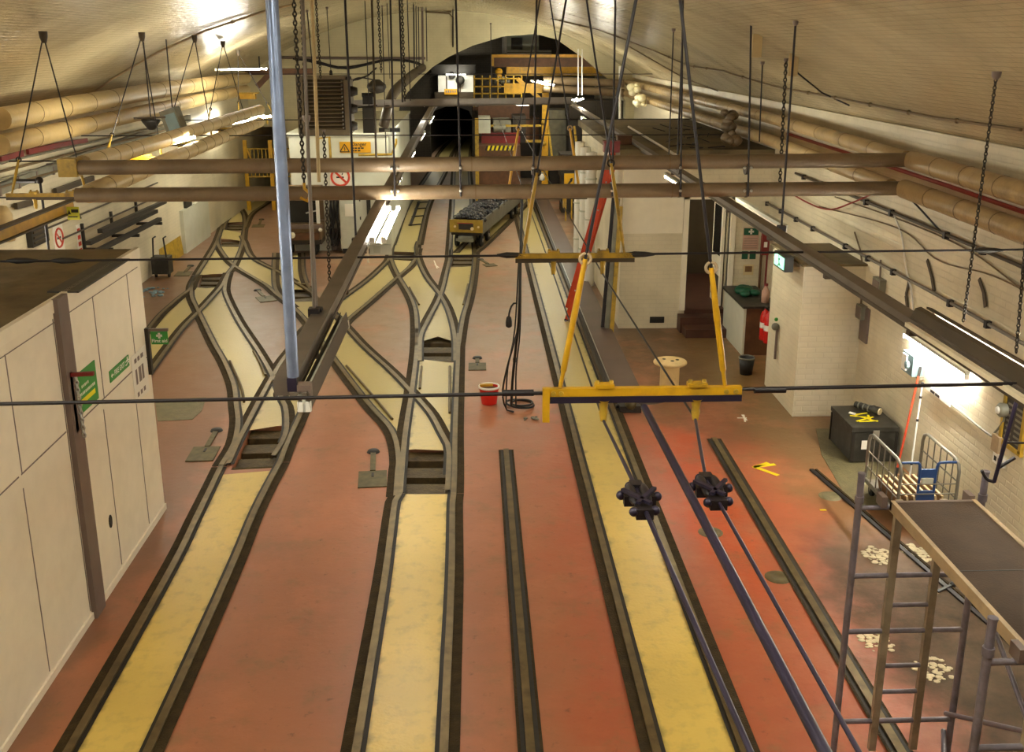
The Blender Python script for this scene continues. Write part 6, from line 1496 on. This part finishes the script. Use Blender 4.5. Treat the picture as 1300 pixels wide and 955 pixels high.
# yellow catwalk railings above
yr = 37.5; t = thing('catwalk', 'yellow railed catwalk above the far machine', 'catwalk', Y(630, 135, yr)); m = MB()
for py in (100, 110, 119): m.tube([Y(601, py, yr), Y(662, py, yr)], .035, 6)
for px in range(602, 664, 10): m.tube([Y(px, 96, yr), Y(px, 137, yr)], .03, 6)
m.build('railing', 'yellow_worn', t); cbox((600, 136), (668, 140), yr-.1, yr+1.5).build('deck', 'machine_brown', t); m = MB()
for px in (612, 618, 640, 655): m.tube([Y(px, 140, yr), Y(px+3, 186, 36)], .04, 6)
m.build('hanger_legs', 'yellow_worn', t)
c = Y(633, 91, yr+.6); t = thing('hoist_unit', 'white and yellow electric hoist above the catwalk', 'hoist', c); MB().ball(c, .14, 12, 8, (1, 1, 1)).build('yellow_dome', 'yellow', t)
m = MB()
for i in range(9): q = Y(633+random.uniform(-4, 14), 101+random.uniform(-3, 9), yr+.6); m.ball(q, random.uniform(.07, .14), 8, 6)
m.build('hoist_gears', 'machine_grey', t); MB().bar(Y(628, 98, yr+.6), Y(650, 112, yr+.6), .12, .2).build('hoist_body', 'slab_edge', t); MB().box(Y(634, 97, yr+.6)+V((-.08, -.1, -.1)), Y(634, 97, yr+.6)+V((.08, .1, .1))).build('yellow_collar', 'yellow', t)
# ducts and windows on the upper chamber wall
yt = 44; t = thing('upper_cabin', 'pale cabin with a dark window high behind the gantry', 'cabin', Y(665, 66, yt)); cbox((640, 42), (684, 66), yt, yt+1.5).build('cabin_wall', 'pale_green_paint', t); cbox((649, 48), (663, 63), yt-.05, yt).build('window', 'glass_dark', t)
m = cbox((643, 64), (700, 66), yt-.2, yt-.1); q = cbox((643, 67), (700, 69), yt-.2, yt-.1); m.add(q.v, q.f); m.build('rails', 'white', t); MB().tube([Y(640, 40, yt-.2), Y(641, 68, yt-.2)], .1, 8).build('corner_pipe', 'white', t)
# wall of grey stores behind the crane post
for (p0, p1, y0, y1, m_, lab) in [((697, 140), (725, 210), 40, 41.5, 'machine_grey', 'grey store cupboard right of the yellow crane post'), ((712, 196), (742, 225), 33, 34, 'slab_edge', 'dark cupboard near the far corner of the workshop'), ((655, 150), (684, 178), 42, 43, 'machine_brown', 'brown cupboard behind the yellow crane post'), ((722, 128), (790, 150), 38.5, 40, 'louvre_dark', 'dark long cupboard behind the far cross pipes')]:
    a, b = Y(*p0, y0), Y(*p1, y0); t = thing('store_cupboard', lab, 'cupboard', V(((a.x+b.x)/2, y0, max(0, b.z)))); MB().box((a.x, y0, max(0, b.z)), (b.x, y1, a.z)).build('cupboard_body', m_, t)
    for k in (0, 1): xa = a.x+(b.x-a.x)*(.04+k*.48); MB().box((xa, y0-.02, max(0, b.z)+.05), (xa+(b.x-a.x)*.44, y0, a.z-.05)).build('door', m_, t)
    if b.z > 0: MB().box((a.x+.05, y0+.1, 0), (b.x-.05, y1-.1, b.z)).build('stand', 'slab_edge', t)
for px, lab in ((698, 'left yellow stay rope post beside the crane post'), (731, 'yellow boom hook leg left of the white columns')):
    single('yellow_stay', MB().tube([Y(px-2, 160, 32), Y(px+4, 210, 32)], .035, 6), 'yellow_worn', lab, 'stay')
c = Y(722, 232, 31.5); t = thing('yellow_barrier', 'yellow barrier board with a black arrow between the cross pipes', 'barrier', V((c.x, 31.5, 0))); MB().box(c+V((-.14, -.02, -.28)), c+V((.16, .02, .28))).build('board', 'yellow', t); m = MB().bar(c+V((-.08, -.03, -.14)), c+V((.1, -.03, .12)), .06, .01, up=EYv); m.prism([c+V((.12, -.03, .16)), c+V((.02, -.03, .12)), c+V((.1, -.03, .02))], (0, .01, 0)); m.build('arrow', 'ink_black', t); MB().box((c.x-.1, 31.48, 0), (c.x-.06, 31.52, c.z-.28)).box((c.x+.08, 31.48, 0), (c.x+.12, 31.52, c.z-.28)).build('legs', 'yellow_worn', t)
c = Z(689, 262); t = thing('white_bottle', 'white canister hung at the foot of the crane post, between the cross pipes', 'canister', Y(688, 228, 34)); c = Y(688, 229, 34); MB().lathe(c, [(.001, 0), (.09, 0), (.09, .12), (.04, .22), (.001, .22)], 12).build('canister_body', 'white', t); MB().lathe(c, [(.04, .22), (.04, .26), (.001, .26)], 10).build('cap', 'machine_grey', t)
# ---------------------------------------------------------------- far left
yw = 34.0
for px, lab in ((312, 'left yellow guard post before the dark passage'), (344, 'yellow guard post behind the blue-grey pole'), (378, 'right yellow guard post before the dark passage')):
    t = thing('guard_post', lab, 'guard post', V((Y(px, 200, yw).x, yw, 0))); x = Y(px, 200, yw).x; zt_ = Y(px, 178, yw).z; MB().box((x-.06, yw-.05, 0), (x+.06, yw+.05, zt_)).build('post', 'yellow', t); MB().bar(V((x, yw, zt_-.1)), V((x+.28, yw, zt_-.95)), .05, .05).build('strut', 'yellow', t)
m = MB(); xa, xb = Y(313, 200, yw).x, Y(378, 200, yw).x
for z in (1.1, 1.65, 2.0): m.tube([V((xa, yw, z)), V((xb, yw, z))], .025, 6)
for i in range(14): x = xa+(xb-xa)*i/13; m.tube([V((x, yw, 1.1)), V((x, yw, 2.0))], .02, 5)
single('guard_rail', m, 'yellow_worn', 'yellow barred rail between the guard posts', 'guard rail')
t = thing('hanging_tray', 'yellow lifting tray glinting between the left pipes', 'tray', Y(178, 202, 17.2)); a, b = Y(158, 202, 17.3), Y(199, 201, 17.3); MB().box((a.x, 17.2, a.z-.05), (b.x, 17.4, a.z+.03)).build('tray_body', 'yellow', t); MB().box((a.x+.12, 17.22, a.z+.03), (b.x-.1, 17.38, a.z+.07)).build('tray_lip', 'yellow_worn', t)
c = Y(311, 122, 30); t = thing('yellow_hoist', 'small yellow hoist body near the far end of the left pipes', 'hoist', c); MB().box(c+V((-.16, -.1, -.08)), c+V((.3, .1, .06))).build('hoist_body', 'yellow', t); MB().bar(c+V((-.2, 0, .08)), c+V((.4, 0, .08)), .06, .04).build('hoist_rail', 'yellow_worn', t)
c = Y(340, 92, 33); t = thing('brown_girder', 'brown girder half hidden behind the top of the blue-grey pole', 'girder', Y(360, 93, 33)); a, b = Y(312, 90, 33), Y(398, 95, 33); MB().box((a.x, 32.9, b.z), (b.x, 33.1, a.z+.03)).build('web', 'machine_brown', t); MB().box((a.x, 32.8, a.z+.03), (b.x, 33.2, a.z+.07)).build('top_flange', 'machine_brown', t); MB().tube([Y(330, 92, 33), V((Y(330, 92, 33).x, 33, vz(Y(330, 92, 33).x)))], .02, 6).build('hanger_rod', 'cable_dark', t); MB().bar(Y(327, 110, 33), Y(342, 94, 33), .1, .16).build('knee_brace', 'machine_brown', t)
# left wall services
xlw = XL+.12
for i, (py0, py1, lab) in enumerate([(207, 158, 'topmost thin cable along the left wall'), (218, 164, 'second thin cable along the left wall'), (228, 170, 'third thin cable along the left wall'), (238, 176, 'lowest thin cable along the left wall')]):
    P = [X(-60, py0+(py0-py1)*.28, xlw), X(215, py1, xlw)]; single('wall_cable', MB().tube(P, .022, 6), 'band' if i % 2 else 'machine_grey', lab, 'cable')
wt = [X(-60, 263, XL+.06), X(84, 207, XL+.06), X(240, 150, XL+.06)]
t = thing('wall_trunking', 'grey cable trunking along the left wall above the yellow runway beam', 'trunking', wt[0]); m = MB()
for i in range(2): m.bar(wt[i], wt[i+1], .1, .17)
m.build('trunking_body', 'machine_grey', t); m = MB()
for k in range(7): q = wt[0].lerp(wt[1], k/6); m.box(q+V((-.06, -.03, -.1)), q+V((.06, .03, .1)))
m.build('clips', 'post_brown', t)
m = MB(); P = [X(0, 204, XL+.1), X(28, 195, XL+.1)]; m.bar(P[0], P[1], .06, .12); P2 = [X(35, 193, XL+.1), X(75, 184, XL+.1), X(110, 178, XL+.1)]; m.bar(P2[0], P2[1], .05, .09).bar(P2[1], P2[2], .05, .08)
single('red_cable_tray', m, 'dark_red', 'broken dark red tray below the white pipes on the left wall', 'tray')
t = thing('grey_conduit_run', 'two dark slanting rails low on the left wall near the runway beam', 'rails', X(60, 255, XL+.1))
for p0, p1 in (((20, 262), (44, 256)), ((70, 243), (118, 226))): MB().bar(X(*p0, XL+.08), X(*p1, XL+.08), .06, .1).build('rail_piece', 'beam_dark', t)
m = [X(20, 320, XL+.03), X(215, 240, XL+.03)]
for (pa, pb, lab) in [((60, 290), (200, 232), 'upper thin line of conduit on the pale lower left wall'), ((80, 303), (215, 243), 'lower thin line of conduit on the pale lower left wall')]: single('wall_conduit', MB().tube([X(*pa, XL+.04), X(*pb, XL+.04)], .018, 6), 'beam_dark', lab, 'conduit')
c = X(47, 292, XL+.05); t = thing('dark_wall_vent', 'dark grey vent box low on the left wall above the shed roof', 'vent', c); MB().box((XL, c.y-.35, c.z-.25), (XL+.1, c.y+.35, c.z+.2)).build('vent_box', 'slab_edge', t); m = MB()
for k in range(4): m.box((XL+.1, c.y-.3, c.z-.2+k*.09), (XL+.12, c.y+.3, c.z-.16+k*.09))
m.build('vent_slats', 'beam_dark', t)
c = X(77, 302, XL+.05); t = thing('no_smoking_sign', 'small round no smoking sign low on the left wall', 'sign', c); MB().box((XL, c.y-.22, c.z-.26), (XL+.02, c.y+.22, c.z+.26)).build('sign_board', 'sign_white', t); m = MB().ring(V((XL+.022, c.y, c.z)), .17, .02, EX, 22, 6); m.bar(V((XL+.024, c.y-.11, c.z+.11)), V((XL+.024, c.y+.11, c.z-.11)), .035, .006, up=EX); m.build('red_ring', 'sign_red', t); MB().bar(V((XL+.021, c.y-.08, c.z)), V((XL+.021, c.y+.08, c.z)), .04, .004, up=EX).build('cigarette', 'ink_black', t)
c = X(102, 305, XL+.03); t = thing('red_notice', 'narrow white notice with red lettering low on the left wall', 'notice', c); MB().box((XL, c.y-.1, c.z-.3), (XL+.015, c.y+.1, c.z+.3)).build('notice_board', 'sign_white', t); m = MB()
for k in range(4): m.box((XL+.015, c.y-.07, c.z-.24+k*.13), (XL+.018, c.y+.07, c.z-.16+k*.13))
m.build('lettering', 'sign_red', t)
c = X(4, 282, XL+.25); t = thing('wall_canister', 'pale canister on the left wall at the edge of the view', 'canister', c); MB().lathe(c+V((0, 0, -.3)), [(.001, 0), (.14, 0), (.15, .03), (.15, .42), (.08, .55), (.001, .56)], 16).build('canister_body', 'lagging_pale', t); MB().lathe(c+V((0, 0, -.3)), [(.16, .1), (.16, .16)], 16).build('strap', 'cable_dark', t)
m = MB()
for px0, px1 in ((187, 205),): pass
c = X(188, 154, -6.0); t = thing('dark_hopper', 'dark funnel-shaped hopper under the white pipes on the left', 'hopper', Y(191, 158, 19)); c = Y(192, 156, 19); MB().tube([c, V((c.x, c.y, vz(c.x)))], .012, 6).build('hanger_rod', 'cable_dark', t); MB().lathe(c, [(.001, .06), (.17, .06), (.16, .02), (.06, -.12), (.001, -.13)], 14).build('hopper_body', 'black', t); MB().bar(c+V((-.3, 0, .08)), c+V((.26, 0, .1)), .04, .04).build('hopper_bracket', 'beam_dark', t)
c = Y(220, 152, 20); t = thing('grey_box', 'grey tilted box hanging beside the dark hopper', 'box', c); MB().obox(c, V((.14, 0, .05)), V((0, .2, 0)), V((-.06, 0, .2))).build('box_body', 'machine_grey', t); MB().tube([c, V((c.x, c.y, vz(c.x)))], .012, 6).build('hanger_rod', 'cable_dark', t); MB().obox(c+V((.03, -.21, -.02)), V((.1, 0, .03)), V((0, .012, 0)), V((-.04, 0, .14))).build('cover', 'bluegrey', t)
# low white wall clutter
ztop = 1.12
t = thing('locker', 'grey-green locker standing behind the low white wall', 'locker', (lx-1.0, ly+3.6, 0)); a, b = Y(197, 238, ly+3.4), Y(219, 238, ly+3.4); MB().box((a.x, ly+3.4, 0), (b.x, ly+4, 1.9)).build('locker_body', 'pale_green_paint', t)
for k in range(2): xa = a.x+.04+k*(b.x-a.x)*.48; MB().box((xa, ly+3.38, .1), (xa+(b.x-a.x)*.42, ly+3.4, 1.82)).build('door', 'bluegrey' if k else 'pale_green_paint', t)
t = thing('dark_locker', 'dark locker right of the grey-green locker on the far left', 'locker', (lx-.3, ly+3.6, 0)); a, b = Y(220, 238, ly+3.4), Y(236, 238, ly+3.4); MB().box((a.x, ly+3.4, 0), (b.x, ly+4, 1.85)).build('locker_body', 'glass_dark', t); MB().box((a.x+.05, ly+3.38, .1), (b.x-.05, ly+3.4, 1.75)).build('door', 'box_black', t)
c = V((lx-.42, ly+.7, ztop)); t = thing('dark_crate', 'dark crate on top of the low white wall', 'crate', c); MB().box(c+V((-.3, -.25, 0)), c+V((.4, .3, .3))).build('crate_body', 'box_black', t); MB().box(c+V((-.33, -.28, .3)), c+V((.43, .33, .34))).build('lid', 'dark_red', t)
c = V((lx-.95, ly+.5, ztop)); t = thing('striped_barrier', 'small red and white striped board on the low white wall', 'barrier', c); hm = MB()
for i in range(5): hm.mat(i % 2); hm.add([c+V((-.2+i*.09, 0, 0)), c+V((-.11+i*.09, 0, 0)), c+V((-.08+i*.09, 0, .26)), c+V((-.17+i*.09, 0, .26))], [(0, 1, 2, 3)])
hm.mat(0).box(c+V((-.22, .005, 0)), c+V((.28, .03, .27))); hm.build('striped_board', ['sign_white', 'red'], t)
for k, (ox, lab) in enumerate(((-.5, 'red extinguisher hanging on the front of the low white wall'), (-.33, 'second, lower red extinguisher on the front of the low white wall'))):
    c = V((lx+ox, ly-.1, .35-.1*k)); t = thing('fire_extinguisher', lab, 'fire extinguisher', c); MB().lathe(c, [(.001, 0), (.08, 0), (.085, .02), (.085, .4), (.05, .48), (.02, .52)], 14).build('cylinder', 'ext_red', t); MB().box(c+V((-.02, -.07, .52)), c+V((.02, .05, .56))).build('valve_handle', 'black', t); MB().box(c+V((-.05, .07, .2)), c+V((.05, .1, .3))).build('wall_bracket', 'machine_grey', t)
c = Z(207, 352); t = thing('junk_trolley', 'small dark trolley beside the sloping kerb on the left', 'trolley', c); MB().box(c+V((-.2, -.15, .1)), c+V((.2, .2, .5))).build('trolley_body', 'box_black', t); m = MB()
for k in (-.15, .15): m.tube([c+V((k, -.1, .5)), c+V((k*.8, -.1, .95)), c+V((k*.8, .1, .95))], .02, 6)
m.build('handle', 'cable_dark', t)
for sx_ in (-.15, .15): MB().cyl(c+V((sx_-.02, 0, .06)), c+V((sx_+.02, 0, .06)), .06).build('wheel', 'tyre_black', t)
m = MB(); c = Z(195, 372)
for i in range(30): m.ball(c+V((random.uniform(-.6, .3), random.uniform(-.5, .6), .02)), random.uniform(.02, .06), 6, 4, (1.3, 1, .5))
single('litter', m, 'bluegrey', 'scatter of grey-blue litter beside the far corner of the shed', 'litter', kind='stuff')
pa, pb = X(112, 309, -7.35), X(198, 268, -7.35); m = MB()
for k, o in enumerate((V((0, 0, 0)), V((.16, -.3, -.14)), V((.1, .4, .16)))): m.bar(pa+o, pb+o, .1, .08)
for f in (.12, .5, .88): q = pa.lerp(pb, f); m.box((XL, q.y-.03, q.z-.24), (-7.08, q.y+.03, q.z-.18)).box((XL, q.y-.03, q.z-.24), (XL+.05, q.y+.03, q.z+.3))
single('rail_stack', m, 'slab_edge', 'dark steel lengths stored on brackets low on the left wall', 'steel stock')
# ================================================================== CAMERA, WORLD, LOOK
cam = bpy.data.objects.new('camera', bpy.data.cameras.new('camera')); COL.objects.link(cam)
cam.location = CAMP; cam.rotation_euler = (math.pi/2-PITCH, 0, -YAW)
cam.data.sensor_fit = 'HORIZONTAL'; cam.data.sensor_width = 36; cam.data.lens = 36*1300/1300
cam.data.shift_y = -(477.5-432)/1300; cam.data.clip_start = .05; cam.data.clip_end = 300
sc.camera = cam
w = bpy.data.worlds.new('world'); sc.world = w; w.use_nodes = True
w.node_tree.nodes['Background'].inputs[0].default_value = (1, .86, .62, 1); w.node_tree.nodes['Background'].inputs[1].default_value = .02
vs_ = sc.view_settings; vs_.view_transform = 'Standard'; vs_.look = 'None'; vs_.gamma = 1; vs_.use_curve_mapping = False; vs_.exposure = EXPO
try:
    sc.cycles.use_denoising = True; sc.cycles.max_bounces = 7; sc.cycles.diffuse_bounces = 4; sc.cycles.sample_clamp_indirect = 6
except Exception: pass
